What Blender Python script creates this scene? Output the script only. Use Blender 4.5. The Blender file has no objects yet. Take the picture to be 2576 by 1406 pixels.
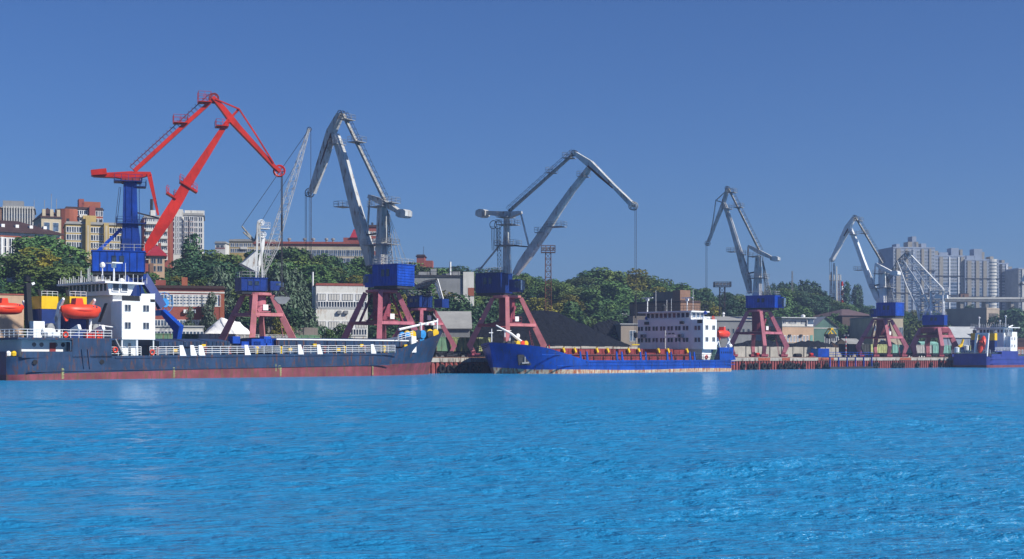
import bpy, math, random
from mathutils import Vector as V
sc = bpy.context.scene
R = math.radians
# ---------------------------------------------------------------- camera, sky, sun, exposure
F, U0, V0, CH = 3500.0, 1288.0, 898.0, 3.15      # focal length in photo units, principal column, horizon row, eye height
cam = bpy.data.cameras.new('camera'); co = bpy.data.objects.new('camera', cam); sc.collection.objects.link(co)
co.location = (0, 0, CH); co.rotation_euler = (R(90), 0, 0)
cam.sensor_width = 36; cam.lens = 36 * F / 2576; cam.shift_y = (V0 - 703) / 2576
cam.clip_start = 1; cam.clip_end = 9000
sc.camera = co
SUN_EL, SUN_AZ = 38, 115          # azimuth clockwise from +Y (the view direction): low on the right, a little behind the camera
w = bpy.data.worlds.new('World'); sc.world = w; w.use_nodes = True
nt = w.node_tree; bg = nt.nodes['Background']; bg.inputs['Strength'].default_value = 0.1
sky = nt.nodes.new('ShaderNodeTexSky'); sky.sky_type = 'NISHITA'; sky.sun_disc = False
sky.sun_elevation = R(SUN_EL); sky.sun_rotation = R(SUN_AZ); sky.altitude = 0; sky.air_density = 1.0; sky.dust_density = 0.3; sky.ozone_density = 3.0
tint = nt.nodes.new('ShaderNodeMix'); tint.data_type = 'RGBA'; tint.blend_type = 'MULTIPLY'; tint.inputs[0].default_value = 1
tint.inputs[7].default_value = (0.215, 0.36, 0.61, 1)
nt.links.new(sky.outputs[0], tint.inputs[6]); nt.links.new(tint.outputs[2], bg.inputs['Color'])
sl = bpy.data.lights.new('sun', 'SUN'); sl.energy = 4.4; sl.angle = R(0.5); sl.color = (1, 0.95, 0.86)
so = bpy.data.objects.new('sun', sl); sc.collection.objects.link(so)
sd = V((math.sin(R(SUN_AZ)) * math.cos(R(SUN_EL)), math.cos(R(SUN_AZ)) * math.cos(R(SUN_EL)), math.sin(R(SUN_EL))))
so.rotation_euler = sd.to_track_quat('Z', 'Y').to_euler()
sc.view_settings.view_transform = 'Standard'; sc.view_settings.look = 'None'; sc.view_settings.exposure = 0.55; sc.view_settings.gamma = 1
sc.cycles.max_bounces = 6; sc.cycles.diffuse_bounces = 3; sc.cycles.glossy_bounces = 3; sc.cycles.transparent_max_bounces = 6
sc.cycles.use_denoising = True
# ---------------------------------------------------------------- geometry of the place: the quay runs away to the right
DQ = V((0.683, 0.730, 0)); NI = V((-0.730, 0.683, 0)); QA = math.atan2(0.730, 0.683); C0 = 192.85
def W(s, t, z=0.0):
    d = s * DQ.x + t * NI.x + C0 * NI.x; e = s * DQ.y + t * NI.y + C0 * NI.y
    return V((d, e, z))
def at(u, v, t):                      # a sight line met with the vertical plane t metres behind the quay face
    a = (u - U0) / F; y = (t + C0) / (NI.x * a + NI.y); return V((a * y, y, CH + (V0 - v) / F * y))
def S(u, t):
    p = at(u, V0, t); return p.x * DQ.x + p.y * DQ.y
def Zt(u, v, t): return at(u, v, t).z
def depth(u, t): return at(u, V0, t).y
def sm(x): x = max(0, min(1, x)); return x * x * (3 - 2 * x)
def terr(t): return 3 + 18.5 * sm((t - 50) / 62) + 3 * sm((t - 112) / 60)
rnd = random.Random(5)
# ---------------------------------------------------------------- mesh helper
class MB:
    def __init__(s): s.v = []; s.f = []; s.m = []; s.k = 0
    def add(s, vs, fs):
        o = len(s.v); s.v += [tuple(p) for p in vs]; s.f += [[i + o for i in f] for f in fs]; s.m += [s.k] * len(fs); return s
    def bb(s, x0, x1, y0, y1, z0, z1):
        return s.add([(x0,y0,z0),(x1,y0,z0),(x1,y1,z0),(x0,y1,z0),(x0,y0,z1),(x1,y0,z1),(x1,y1,z1),(x0,y1,z1)],
                     [(3,2,1,0),(4,5,6,7),(0,1,5,4),(1,2,6,5),(2,3,7,6),(3,0,4,7)])
    def box(s, c, d): return s.bb(c[0]-d[0]/2, c[0]+d[0]/2, c[1]-d[1]/2, c[1]+d[1]/2, c[2]-d[2]/2, c[2]+d[2]/2)
    def chain(s, st, side):           # st: (point, width in plane, thickness along side)
        side = V(side).normalized(); n = len(st); vs = []
        for i, (p, a, b) in enumerate(st):
            d = (V(st[min(i+1, n-1)][0]) - V(st[max(i-1, 0)][0])).normalized(); nn = side.cross(d)
            if nn.length < 1e-6: nn = V((1, 0, 0))
            nn.normalize(); sd_ = d.cross(nn).normalized(); p = V(p)
            vs += [p + nn*a/2 + sd_*b/2, p - nn*a/2 + sd_*b/2, p - nn*a/2 - sd_*b/2, p + nn*a/2 - sd_*b/2]
        fs = [(3,2,1,0), tuple(4*(n-1)+j for j in range(4))]
        for i in range(n-1):
            for j in range(4): fs.append((4*i+j, 4*i+(j+1)%4, 4*i+4+(j+1)%4, 4*i+4+j))
        return s.add(vs, fs)
    def beam(s, p, q, a, b=None, side=(0, 0, 1), a2=None, b2=None):
        b = a if b is None else b; p = V(p); q = V(q); d = (q-p).normalized()
        if abs(d.dot(V(side).normalized())) > 0.97: side = (1, 0, 0) if abs(d.x) < 0.9 else (0, 1, 0)
        return s.chain([(p, a, b), (q, a if a2 is None else a2, b if b2 is None else b2)], side)
    def tube(s, p, q, r, r2=None, n=6):
        p = V(p); q = V(q); r2 = r if r2 is None else r2; d = (q-p).normalized()
        a = d.cross(V((0, 0, 1)) if abs(d.z) < 0.9 else V((1, 0, 0))).normalized(); b = d.cross(a); vs = []
        for c, rr in ((p, r), (q, r2)):
            for i in range(n):
                t = 2*math.pi*i/n; vs.append(c + a*rr*math.cos(t) + b*rr*math.sin(t))
        fs = [(i, (i+1) % n, n+(i+1) % n, n+i) for i in range(n)] + [tuple(range(n))[::-1], tuple(range(n, 2*n))]
        return s.add(vs, fs)
    def path(s, pts, r, n=5):
        for p, q in zip(pts, pts[1:]): s.tube(p, q, r, None, n)
        return s
    def prism(s, pts, d):             # flat outline given real thickness, from -d/2 to +d/2
        d = V(d)/2; n = len(pts); vs = [V(p)-d for p in pts] + [V(p)+d for p in pts]
        return s.add(vs, [tuple(range(n))[::-1], tuple(range(n, 2*n))] + [(i, (i+1) % n, n+(i+1) % n, n+i) for i in range(n)])
    def lathe(s, prof, c=(0, 0, 0), n=16, axis=None):
        c = V(c); ax = V(axis or (0, 0, 1)).normalized(); a = ax.cross(V((0, 0, 1)) if abs(ax.z) < 0.9 else V((1, 0, 0))).normalized(); b = ax.cross(a)
        vs = []; m = len(prof)
        for r, z in prof:
            for i in range(n):
                t = 2*math.pi*i/n; vs.append(c + ax*z + (a*math.cos(t) + b*math.sin(t))*max(r, 1e-4))
        fs = [(j*n+i, j*n+(i+1) % n, (j+1)*n+(i+1) % n, (j+1)*n+i) for j in range(m-1) for i in range(n)]
        fs += [tuple(range(n))[::-1], tuple(range((m-1)*n, m*n))]
        return s.add(vs, fs)
    def rail(s, pts, h=1.1, nr=3, gap=1.6, r=0.04):
        for p, q in zip(pts, pts[1:]):
            p = V(p); q = V(q); k = max(1, int((q-p).length/gap + .5))
            for i in range(k+1):
                b = p.lerp(q, i/k); s.tube(b, b + V((0, 0, h)), r, None, 4)
            for j in range(nr):
                z = V((0, 0, h*(j+1)/nr)); s.tube(p+z, q+z, r*.9, None, 4)
        return s
    def lattice(s, A, B, n, r, rb):   # four-chord truss between two quads A and B
        A = [V(p) for p in A]; B = [V(p) for p in B]; m = len(A)
        for a, b in zip(A, B): s.tube(a, b, r, None, 5)
        for i in range(n+1):
            q = [a.lerp(b, i/n) for a, b in zip(A, B)]
            for j in range(m):
                s.tube(q[j], q[(j+1) % m], rb, None, 4)
            if i < n:
                q2 = [a.lerp(b, (i+1)/n) for a, b in zip(A, B)]
                for j in range(m):
                    k = (j+1) % m
                    s.tube(q[j] if i % 2 else q[k], q2[k] if i % 2 else q2[j], rb, None, 4)
        return s
    def build(s, name, mats, parent=None, smooth=False):
        me = bpy.data.meshes.new(name); me.from_pydata(s.v, [], s.f)
        for m in (mats if isinstance(mats, (list, tuple)) else [mats]): me.materials.append(m)
        if len(me.materials) > 1: me.polygons.foreach_set('material_index', s.m)
        if smooth: me.polygons.foreach_set('use_smooth', [True]*len(s.f))
        me.update(); o = bpy.data.objects.new(name, me); sc.collection.objects.link(o); o.parent = parent; return o
def tag(o, label=None, cat=None, group=None, kind=None):
    for k, x in (('label', label), ('category', cat), ('group', group), ('kind', kind)):
        if x: o[k] = x
    return o
def thing(name, label, cat, loc, rz=0, group=None):
    o = bpy.data.objects.new(name, None); sc.collection.objects.link(o); o.empty_display_size = .5
    o.location = loc; o.rotation_euler = (0, 0, rz); return tag(o, label, cat, group)
def kids(o): return [c for c in sc.collection.objects if c.parent == o]
def dup(o, loc, rz=None, scale=None, children=()):
    c = o.copy(); sc.collection.objects.link(c); c.location = loc
    if rz is not None: c.rotation_euler = (0, 0, rz)
    if scale is not None: c.scale = scale
    for ch in children:
        d = ch.copy(); sc.collection.objects.link(d); d.parent = c
    return c
# ---------------------------------------------------------------- materials
def newmat(name):
    m = bpy.data.materials.new(name); m.use_nodes = True; n = m.node_tree; return m, n, n.nodes['Principled BSDF']
def nd(n, typ, **kw):
    o = n.nodes.new(typ)
    for k, x in kw.items():
        if k.startswith('_'): setattr(o, k[1:], x)
        else: o.inputs[k].default_value = x
    return o
def mixc(n, fac, a, b, blend='MIX'):
    m = n.nodes.new('ShaderNodeMix'); m.data_type = 'RGBA'; m.blend_type = blend
    for i, x in ((0, fac), (6, a), (7, b)):
        if hasattr(x, 'is_output'): n.links.new(x, m.inputs[i])
        else: m.inputs[i].default_value = x if i == 0 else (tuple(x) + (1,))[:4]
    return m.outputs[2]
def ramp(n, x, a, b):
    r = n.nodes.new('ShaderNodeMapRange'); r.inputs[1].default_value = a; r.inputs[2].default_value = b; n.links.new(x, r.inputs[0]); return r.outputs[0]
def noise(n, vec, scale, detail=4, rough=.6):
    o = nd(n, 'ShaderNodeTexNoise', Scale=scale, Detail=detail, Roughness=rough); n.links.new(vec, o.inputs['Vector']); return o.outputs[0]
def coords(n, scale=(1, 1, 1), kind='Object', rot=(0, 0, 0)):
    t = n.nodes.new('ShaderNodeTexCoord'); m = n.nodes.new('ShaderNodeMapping'); m.inputs['Scale'].default_value = scale; m.inputs['Rotation'].default_value = rot
    n.links.new(t.outputs[kind], m.inputs[0]); return m.outputs[0]
def mul(c, k): return tuple(min(1, x*k) for x in c[:3])
def paint(name, c, rough=.5, var=.18, rust=0.0, rustc=(.16, .055, .025), scale=.6, metal=0, spec=.35, dirt=.0, bump=0, streak=(1, 1, .18)):
    m, n, p = newmat(name); co_ = coords(n); a = noise(n, co_, scale, 5)
    col = mixc(n, ramp(n, a, .35, .65), mul(c, 1-var), mul(c, 1+var))
    st = coords(n, streak); f = noise(n, st, 1.6, 6, .65)
    if dirt: col = mixc(n, ramp(n, f, .5, .8), col, mul(c, 1-dirt))
    if rust:
        g = noise(n, st, 2.1, 7, .7); col = mixc(n, ramp(n, g, .68-rust*.3, .74-rust*.22), col, rustc)
    n.links.new(col, p.inputs['Base Color']); p.inputs['Roughness'].default_value = rough; p.inputs['Metallic'].default_value = metal
    p.inputs['Specular IOR Level'].default_value = spec
    if bump:
        b = nd(n, 'ShaderNodeBump', Strength=bump, Distance=.3); n.links.new(a, b.inputs['Height']); n.links.new(b.outputs[0], p.inputs['Normal'])
    return m
M = {}
M['white'] = paint('white_paint', (.76, .77, .77), .45, .05, .12, (.42, .27, .17), .4)
M['white2'] = paint('ship_white_paint', (.80, .81, .81), .4, .04, .10, (.45, .30, .2), .4)
M['siding'] = paint('ribbed_white_paint', (.76, .78, .79), .45, .05, .06, (.4, .3, .22), .4)
M['navy'] = paint('navy_hull_paint', (.020, .048, .105), .38, .3, .5, (.10, .045, .03), .25, dirt=.45)
M['boot'] = paint('red_bottom_paint', (.20, .045, .06), .6, .3, .62, (.13, .06, .04), .35, dirt=.5)
M['blue_hull'] = paint('blue_hull_paint', (.004, .055, .33), .35, .25, .4, (.035, .045, .075), .3, dirt=.4)
M['rust_band'] = paint('rusty_waterline', (.50, .42, .30), .8, .2, .75, (.30, .085, .03), 1.2)
M['indigo_hull'] = paint('indigo_hull_paint', (.03, .045, .24), .4, .2, .1, (.1, .05, .05), .3, dirt=.25)
M['red_oxide'] = paint('red_oxide_deck_paint', (.21, .03, .03), .6, .25, .3, (.10, .03, .02), .6)
M['deck'] = paint('green_deck_paint', (.07, .11, .09), .7, .2, .3, scale=.8)
M['dark'] = paint('dark_steel', (.025, .028, .035), .6, .3, .2, scale=.8)
M['black'] = paint('black_paint', (.010, .011, .014), .5, .2)
M['steel'] = paint('worn_grey_steel', (.26, .27, .28), .5, .15, .25, scale=.6)
M['red'] = paint('red_crane_paint', (.50, .022, .010), .42, .25, .28, (.26, .02, .012), .35, dirt=.3)
M['cblue'] = paint('blue_crane_paint', (.006, .058, .38), .4, .25, .30, (.008, .03, .15), .4, dirt=.45)
M['dblue'] = paint('deep_blue_crane_paint', (.006, .03, .17), .45, .3, .25, (.02, .02, .05), .4, dirt=.3)
M['tblue'] = paint('tower_blue_paint', (.005, .036, .235), .42, .3, .4, (.006, .018, .09), .35, dirt=.5)
M['strip'] = paint('worn_orange_paint', (.33, .07, .03), .7, .3, .5, (.2, .15, .12), .8, dirt=.4)
M['lblue'] = paint('light_blue_paint', (.03, .25, .60), .45, .15, .1)
M['grey'] = paint('pale_grey_crane_paint', (.47, .48, .47), .5, .2, .48, (.20, .13, .085), .3, dirt=.35)
M['grey2'] = paint('rust_stained_crane_paint', (.30, .30, .28), .55, .2, .5, (.11, .065, .04), .4, dirt=.45)
M['cwhite'] = paint('white_crane_paint', (.70, .71, .71), .5, .1, .25, (.3, .18, .1), .4)
M['portal'] = paint('faded_red_portal_paint', (.45, .14, .18), .55, .22, .28, (.13, .045, .04), .35, dirt=.25)
M['portal2'] = paint('dark_red_portal_paint', (.24, .05, .075), .55, .25, .3, (.08, .03, .03), .35, dirt=.25)
M['pink'] = paint('sun_bleached_pink_paint', (.48, .17, .19), .6, .2, .3, (.35, .17, .05), .35)
M['rust'] = paint('brown_rust', (.13, .055, .03), .8, .35, scale=1.5)
M['rope'] = paint('steel_rope', (.03, .03, .035), .6, .2)
M['orange'] = paint('orange_lifeboat_paint', (.72, .055, .02), .4, .1, .05, (.3, .05, .03), .8)
M['yellow'] = paint('yellow_paint', (.72, .47, .01), .45, .1, .08, scale=.8)
M['fblue'] = paint('funnel_blue_paint', (.008, .03, .15), .45, .2, .1)
M['rubber'] = paint('tyre_rubber', (.012, .012, .014), .85, .3)
M['concrete'] = paint('weathered_concrete', (.36, .34, .30), .85, .2, .25, (.16, .12, .09), .3, dirt=.4, bump=.2)
M['sheet'] = paint('red_sheet_piling', (.27, .060, .055), .7, .3, .45, (.06, .03, .028), .5, dirt=.5)
M['coal'] = paint('coal', (.006, .0075, .012), .8, .6, scale=1.3, bump=1.0, spec=.12)
M['salt'] = paint('white_bulk_cargo', (.86, .86, .85), .8, .04, .1, (.55, .5, .48), .25, bump=.25)
M['wag_green'] = paint('green_wagon_paint', (.10, .20, .12), .65, .25, .45, (.14, .08, .05), .6)
M['wag_teal'] = paint('pale_teal_wagon_paint', (.17, .36, .31), .6, .2, .3, (.16, .12, .08), .6)
M['wag_lime'] = paint('yellow_green_wagon_paint', (.34, .38, .16), .65, .3, .45, (.18, .12, .07), .8)
M['wag_grey'] = paint('grey_wagon_paint', (.36, .36, .36), .65, .2, .4, (.2, .13, .1), .6)
M['wag_dark'] = paint('dark_wagon_paint', (.035, .04, .042), .7, .3, .3)
M['asphalt'] = paint('dusty_quay_surface', (.085, .085, .082), .9, .3, .2, (.03, .03, .03), .08)
M['sandstone'] = paint('cream_plaster', (.50, .43, .31), .85, .12, .2, (.33, .27, .2), .2, dirt=.25)
M['peach'] = paint('peach_plaster', (.52, .36, .24), .85, .12, .2, (.35, .25, .18), .2, dirt=.2)
M['plaster'] = paint('white_plaster', (.62, .61, .57), .85, .08, .25, (.4, .36, .3), .2, dirt=.25)
M['peeling'] = paint('peeling_white_panels', (.70, .70, .66), .8, .08, .5, (.48, .38, .30), .35, dirt=.2)
M['ochre'] = paint('ochre_yellow_render', (.44, .33, .13), .85, .12, .1, (.3, .22, .1), .2)
M['green_wall'] = paint('green_plaster', (.10, .19, .16), .85, .15, .2, (.07, .12, .1), .2)
M['grey_wall'] = paint('grey_panel_wall', (.24, .25, .26), .8, .15, .2, (.15, .15, .15), .2, dirt=.25)
M['brown_wall'] = paint('brown_grey_wall', (.17, .15, .135), .85, .15, .2, (.11, .095, .085), .2, dirt=.25)
M['tan_wall'] = paint('tan_stone_cladding', (.34, .285, .23), .85, .12, .2, (.24, .19, .15), .2)
M['tower_wall'] = paint('blue_grey_tower_cladding', (.28, .335, .43), .8, .1, .1, (.3, .3, .32), .15)
M['tower_tan'] = paint('tan_tower_cladding', (.30, .28, .24), .8, .1)
M['roof_dark'] = paint('dark_brown_roof', (.055, .030, .028), .7, .2, .2, (.03, .02, .02), .4)
M['roof_red'] = paint('red_metal_roof', (.30, .025, .035), .5, .15)
M['roof_mauve'] = paint('dull_mauve_roof', (.13, .085, .085), .7, .15)
M['roof_grey'] = paint('grey_asbestos_roof', (.30, .30, .29), .85, .12, .3, (.2, .19, .17), .3)
M['roof_pale'] = paint('pale_metal_roof', (.45, .47, .48), .6, .1, .2, (.3, .27, .24), .3)
def brick(name, a, b, mortar, sc_=1.0):
    m, n, p = newmat(name); c = coords(n, (1, 1, 1), 'Object')
    sp = n.nodes.new('ShaderNodeSeparateXYZ'); n.links.new(c, sp.inputs[0]); ad = nd(n, 'ShaderNodeMath', _operation='ADD'); n.links.new(sp.outputs[0], ad.inputs[0]); n.links.new(sp.outputs[1], ad.inputs[1])
    cb = n.nodes.new('ShaderNodeCombineXYZ'); n.links.new(ad.outputs[0], cb.inputs[0]); n.links.new(sp.outputs[2], cb.inputs[1])
    t = n.nodes.new('ShaderNodeTexBrick'); n.links.new(cb.outputs[0], t.inputs[0]); t.inputs['Scale'].default_value = sc_
    t.inputs['Color1'].default_value = a+(1,); t.inputs['Color2'].default_value = b+(1,); t.inputs['Mortar'].default_value = mortar+(1,); t.inputs['Mortar Size'].default_value = .012
    f = noise(n, coords(n), .25, 5); col = mixc(n, ramp(n, f, .4, .75), t.outputs[0], mul(a, .7)); n.links.new(col, p.inputs['Base Color']); p.inputs['Roughness'].default_value = .85
    return m
M['brick'] = brick('red_brick', (.33, .080, .058), (.27, .06, .045), (.25, .15, .12))
M['brick_orange'] = brick('orange_red_brick', (.36, .10, .05), (.30, .08, .04), (.3, .16, .1))
M['brick_brown'] = brick('brown_brick', (.26, .14, .09), (.20, .11, .07), (.25, .2, .16))
def glass(name, c=(.02, .03, .05), rough=.08):
    m, n, p = newmat(name); f = noise(n, coords(n), .9, 2); n.links.new(mixc(n, ramp(n, f, .35, .65), mul(c, .5), mul(c, 2.0)), p.inputs['Base Color'])
    p.inputs['Roughness'].default_value = rough; p.inputs['Specular IOR Level'].default_value = .6; return m
M['glass'] = glass('dark_window_glass'); M['glass2'] = glass('bluish_window_glass', (.06, .09, .14))
def leafmat(name, c1, c2, c3):
    m, n, p = newmat(name); g = n.nodes.new('ShaderNodeNewGeometry'); oi = n.nodes.new('ShaderNodeObjectInfo')
    col = mixc(n, g.outputs['Random Per Island'], c1, c2)
    f = noise(n, coords(n), .32, 3); col = mixc(n, ramp(n, f, .45, .72), col, c3)
    h = nd(n, 'ShaderNodeHueSaturation'); n.links.new(col, h.inputs['Color'])
    r = n.nodes.new('ShaderNodeMapRange'); r.inputs[3].default_value = .7; r.inputs[4].default_value = 1.35; n.links.new(oi.outputs['Random'], r.inputs[0]); n.links.new(r.outputs[0], h.inputs['Value'])
    n.links.new(h.outputs[0], p.inputs['Base Color']); p.inputs['Roughness'].default_value = .6; p.inputs['Specular IOR Level'].default_value = .25
    return m
M['leaf'] = leafmat('green_leaves', (.036, .095, .030), (.072, .150, .040), (.098, .165, .036))
M['leaf_dark'] = leafmat('dark_green_leaves', (.022, .066, .034), (.044, .105, .045), (.062, .120, .040))
M['leaf_olive'] = leafmat('olive_leaves', (.050, .085, .020), (.085, .140, .032), (.11, .145, .028))
M['leaf_yellow'] = leafmat('yellowing_leaves', (.09, .115, .018), (.17, .165, .018), (.25, .20, .018))
M['leaf_silver'] = leafmat('silvery_poplar_leaves', (.045, .080, .046), (.085, .130, .080), (.15, .19, .14))
M['bark'] = paint('bark', (.06, .045, .03), .9, .3, scale=2)
M['hill'] = paint('overgrown_slope', (.030, .048, .018), .95, .45, .3, (.07, .07, .03), .12, bump=.5)
# ---------------------------------------------------------------- water, ground, slope, quay
import numpy as np
def water_mat():
    m, n, p = newmat('river_water')
    t = n.nodes.new('ShaderNodeTexCoord')
    def mp(s, r=0):
        q = n.nodes.new('ShaderNodeMapping'); q.inputs['Scale'].default_value = s; q.inputs['Rotation'].default_value = (0, 0, r); n.links.new(t.outputs['Object'], q.inputs[0]); return q.outputs[0]
    a = noise(n, mp((.42, 1.0, 1), .1), 3.2, 5, .6); b = noise(n, mp((.45, 1.3, 1), -.1), 7.0, 3, .6)
    s1 = nd(n, 'ShaderNodeMath', _operation='MULTIPLY_ADD'); n.links.new(b, s1.inputs[0]); s1.inputs[1].default_value = .3; n.links.new(a, s1.inputs[2])
    c = noise(n, mp((.22, .8, 1), .08), 1.0, 4, .6); s2 = nd(n, 'ShaderNodeMath', _operation='MULTIPLY_ADD'); n.links.new(c, s2.inputs[0]); s2.inputs[1].default_value = 1.1; n.links.new(s1.outputs[0], s2.inputs[2]); s1 = s2
    bp = nd(n, 'ShaderNodeBump', Strength=.9, Distance=.4); n.links.new(s1.outputs[0], bp.inputs['Height']); n.links.new(bp.outputs[0], p.inputs['Normal'])
    f = noise(n, mp((.02, .05, 1)), .5, 4)
    n.links.new(mixc(n, ramp(n, f, .3, .7), (.015, .225, .47), (.023, .262, .53)), p.inputs['Base Color'])
    p.inputs['Roughness'].default_value = .17; p.inputs['IOR'].default_value = 1.33; p.inputs['Specular IOR Level'].default_value = .4
    return m
def water():
    g = np.random.default_rng(3); nr = 540; ys = 8*1.0077**np.arange(nr); nc = 720; k = np.linspace(-1, 1, nc)
    Y = np.repeat(ys[:, None], nc, 1); X = k[None, :]*(Y*.42+42); dx = np.maximum((Y*.84+84)/nc, Y*.0077); Z = np.zeros_like(X)
    patch = .75+.35*np.sin(X*.031+Y*.047+1)*np.sin(X*.017-Y*.023)+.2*np.sin(X*.11+Y*.19)
    for i in range(70):
        L = .42*(11**g.random()); th = g.normal(math.pi/2-.12, .36); kk = 2*math.pi/L; A = .0150*L**.9*g.uniform(.5, 1.2)*(1 if L < 2.5 else .5)
        ph = kk*(X*math.cos(th)+Y*math.sin(th))+g.uniform(0, 6.28)+.8*np.sin(X*.13*g.random()+Y*.21*g.random())
        Z += A*np.clip((L/dx-2.2)/1.6, 0, 1)*((1-np.abs(np.sin(ph/2)))*1.6-.58)
    Z *= patch; Z *= np.clip((k[None, :]+1)*12, 0, 1)*np.clip((1-k[None, :])*12, 0, 1)
    v = np.stack([X, Y, Z], -1).reshape(-1, 3)
    idx = (np.arange(nr-1)[:, None]*nc+np.arange(nc-1)[None, :]).reshape(-1); f = np.stack([idx, idx+1, idx+nc+1, idx+nc], -1)
    big = np.array([(-1200, -100, -.22), (2400, -100, -.22), (2400, 2600, -.22), (-1200, 2600, -.22)]); v = np.vstack([v, big]); q = len(v)-4; f = np.vstack([f, [[q, q+1, q+2, q+3]]])
    me = bpy.data.meshes.new('water'); me.vertices.add(len(v)); me.vertices.foreach_set('co', v.astype(np.float32).ravel()); me.loops.add(len(f)*4); me.loops.foreach_set('vertex_index', f.astype(np.int32).ravel())
    me.polygons.add(len(f)); me.polygons.foreach_set('loop_start', np.arange(len(f), dtype=np.int32)*4); me.polygons.foreach_set('use_smooth', np.ones(len(f), dtype=bool)); me.materials.append(water_mat()); me.update(); me.validate()
    o = bpy.data.objects.new('water', me); sc.collection.objects.link(o); return tag(o, 'rippled blue river water in front of the quay', 'river', kind='structure')
water()
def sheet(name, ss, ts, zf, mat, label, cat):
    mb = MB(); n = len(ts); vs = [W(s, t, zf(s, t)) for s in ss for t in ts]
    mb.add(vs, [(i*n+j, (i+1)*n+j, (i+1)*n+j+1, i*n+j+1) for i in range(len(ss)-1) for j in range(n-1)])
    return tag(mb.build(name, mat, None, True), label, cat, kind='structure')
sheet('ground', [-260, 0, 400, 900, 1500], [1.0, 30, 53], lambda s, t: 3.0, M['asphalt'], 'flat dusty port yard behind the quay edge', 'ground')
SS = [-400 + 22*i for i in range(105)]
def hz(s, t): return terr(t) + .5*math.sin(s*.07 + t*.11) + .5*math.sin(s*.023 - t*.05) - .6
sheet('hill', SS, [50, 56, 62, 68, 74, 80, 86, 92, 98, 104, 112, 122, 135, 150, 180, 240, 400, 800], lambda s, t: 2.2 if t < 51 else hz(s, t), M['hill'], 'long overgrown slope behind the port', 'hill')
# quay wall, in quay axes: x along the quay, y inland
q = thing('quay_wall', 'long quay wall of red sheet piling under a pale concrete edge beam', 'quay wall', W(0, 0, 0), QA)
mb = MB(); x = -150.0
mb.bb(-150, 620, .25, 1.6, -1.5, 2.2)
while x < 620:
    mb.bb(x, x+.62, -.05, .26, -1.5, 2.12); x += 1.24
mb.build('sheet_piling', M['sheet'], q)
mb = MB(); x = -150.0
while x < 620:
    k = 11.6; mb.bb(x, x+k-.06, -.18, 2.2, 2.18, 3.0 + .03*((int(x) // 7) % 2)); x += k
mb.build('edge_beam', M['concrete'], q)
for x0, x1 in ((S(1905, 0), S(1935, 0)), (S(1965, 0), S(1985, 0)), (S(2262, 0), S(2290, 0)), (S(1985, 0)+14, S(1985, 0)+22)):
    MB().bb(x0, x1, -.24, -.18, 2.25, 2.95).build('painted_strip', M['strip'], q)
mb = MB()
for t in (3.0, 13.0): mb.bb(-150, 620, t-.06, t+.06, 3.02, 3.16)
for t in (17.2, 18.8, 22.2, 23.8): mb.bb(-150, 620, t-.05, t+.05, 3.02, 3.16)
tag(mb.build('crane_and_wagon_rails', M['rust']), None, None).name = 'rail_track'
o = bpy.data.objects['rail_track']; o.parent = q; o.location = (0, 0, 0)
# tyres hung on the piling
tm = MB()
for i in range(14):
    pass
def torus(mb, c, Rr, r, axis, n=18, m=8):
    c = V(c); ax = V(axis).normalized(); a = ax.cross(V((0, 0, 1))).normalized() if abs(ax.z) < .9 else V((1, 0, 0)); b = ax.cross(a); vs = []
    for i in range(n):
        t = 2*math.pi*i/n; d = a*math.cos(t) + b*math.sin(t)
        for j in range(m):
            u = 2*math.pi*j/m; vs.append(c + d*(Rr + r*math.cos(u)) + ax*r*math.sin(u))
    return mb.add(vs, [(i*m+j, ((i+1) % n)*m+j, ((i+1) % n)*m+(j+1) % m, i*m+(j+1) % m) for i in range(n) for j in range(m)])
torus(tm, (0, 0, 0), .62, .30, (0, 1, 0)); tyre0 = tm.build('tyre_fender', M['rubber'], None, True)
tm = MB(); tm.tube((-.1, .1, .8), (-.25, .25, 2.0), .05); tm.tube((.1, .1, .8), (.25, .25, 2.0), .05); ch0 = tm.build('hanging_chain', M['rust'], tyre0)
TY = [(1108, .1), (1128, 0), (1142, -.1), (1155, .1), (1169, 0), (1186, .05), (1199, 0), (1866, .1), (1884, -.1), (1898, .15), (1918, 0), (1932, .1), (1960, 0), (1974, .2), (1983, .35), (1993, 0), (2004, .1), (2019, .1), (2056, 0), (2076, 0), (2187, .15), (2196, .05), (2203, .15), (2245, .1), (2252, 0), (2261, .05), (2269, .1), (2306, 0), (2340, .1), (2364, 0)]
for i, (u, dz) in enumerate(TY):
    o = tyre0 if i == 0 else dup(tyre0, (0, 0, 0), None, None, (ch0,))
    o.location = W(S(u, 0), -.42, .75 + dz); o.rotation_euler = (0, 0, QA); k = .85 + .3*rnd.random(); o.scale = (k, 1, k)
    if u < 1250: l = 'black tyre fender hung on the piling between the dark ship and the blue ship'
    elif u < 2100: l = 'black tyre fender hung on red piling between the blue ship and the landing stage'
    else: l = 'black tyre fender hung on red piling right of the blue landing stage'
    tag(o, l, 'tyre fender', 'tyre fenders along the quay wall')
# small blue landing stage in front of the wall
p0 = S(2078, -1.8); p1 = S(2188, -1.8); ln = p1-p0
r = thing('landing_stage', 'low floating landing stage with blue railing frames below the right wagons', 'landing stage', W(p0, -1.8, 0), QA)
MB().bb(0, ln, -1.2, 1.3, -.5, .55).build('pontoon', M['dark'], r)
for k in range(6):
    x = .5 + (ln-1)*k/5; mb = MB(); mb.bb(x-.14, x+.14, -1.0, -.7, .5, 3.2); mb.bb(x-.14, x+.14, -1.0, 1.4, 3.0, 3.2); mb.build('frame_post', M['cblue'], r)
MB().rail([(0, -.9, 3.2), (ln, -.9, 3.2)], 1.2, 2, 2.2, .06).build('railing', M['cblue'], r)
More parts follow.
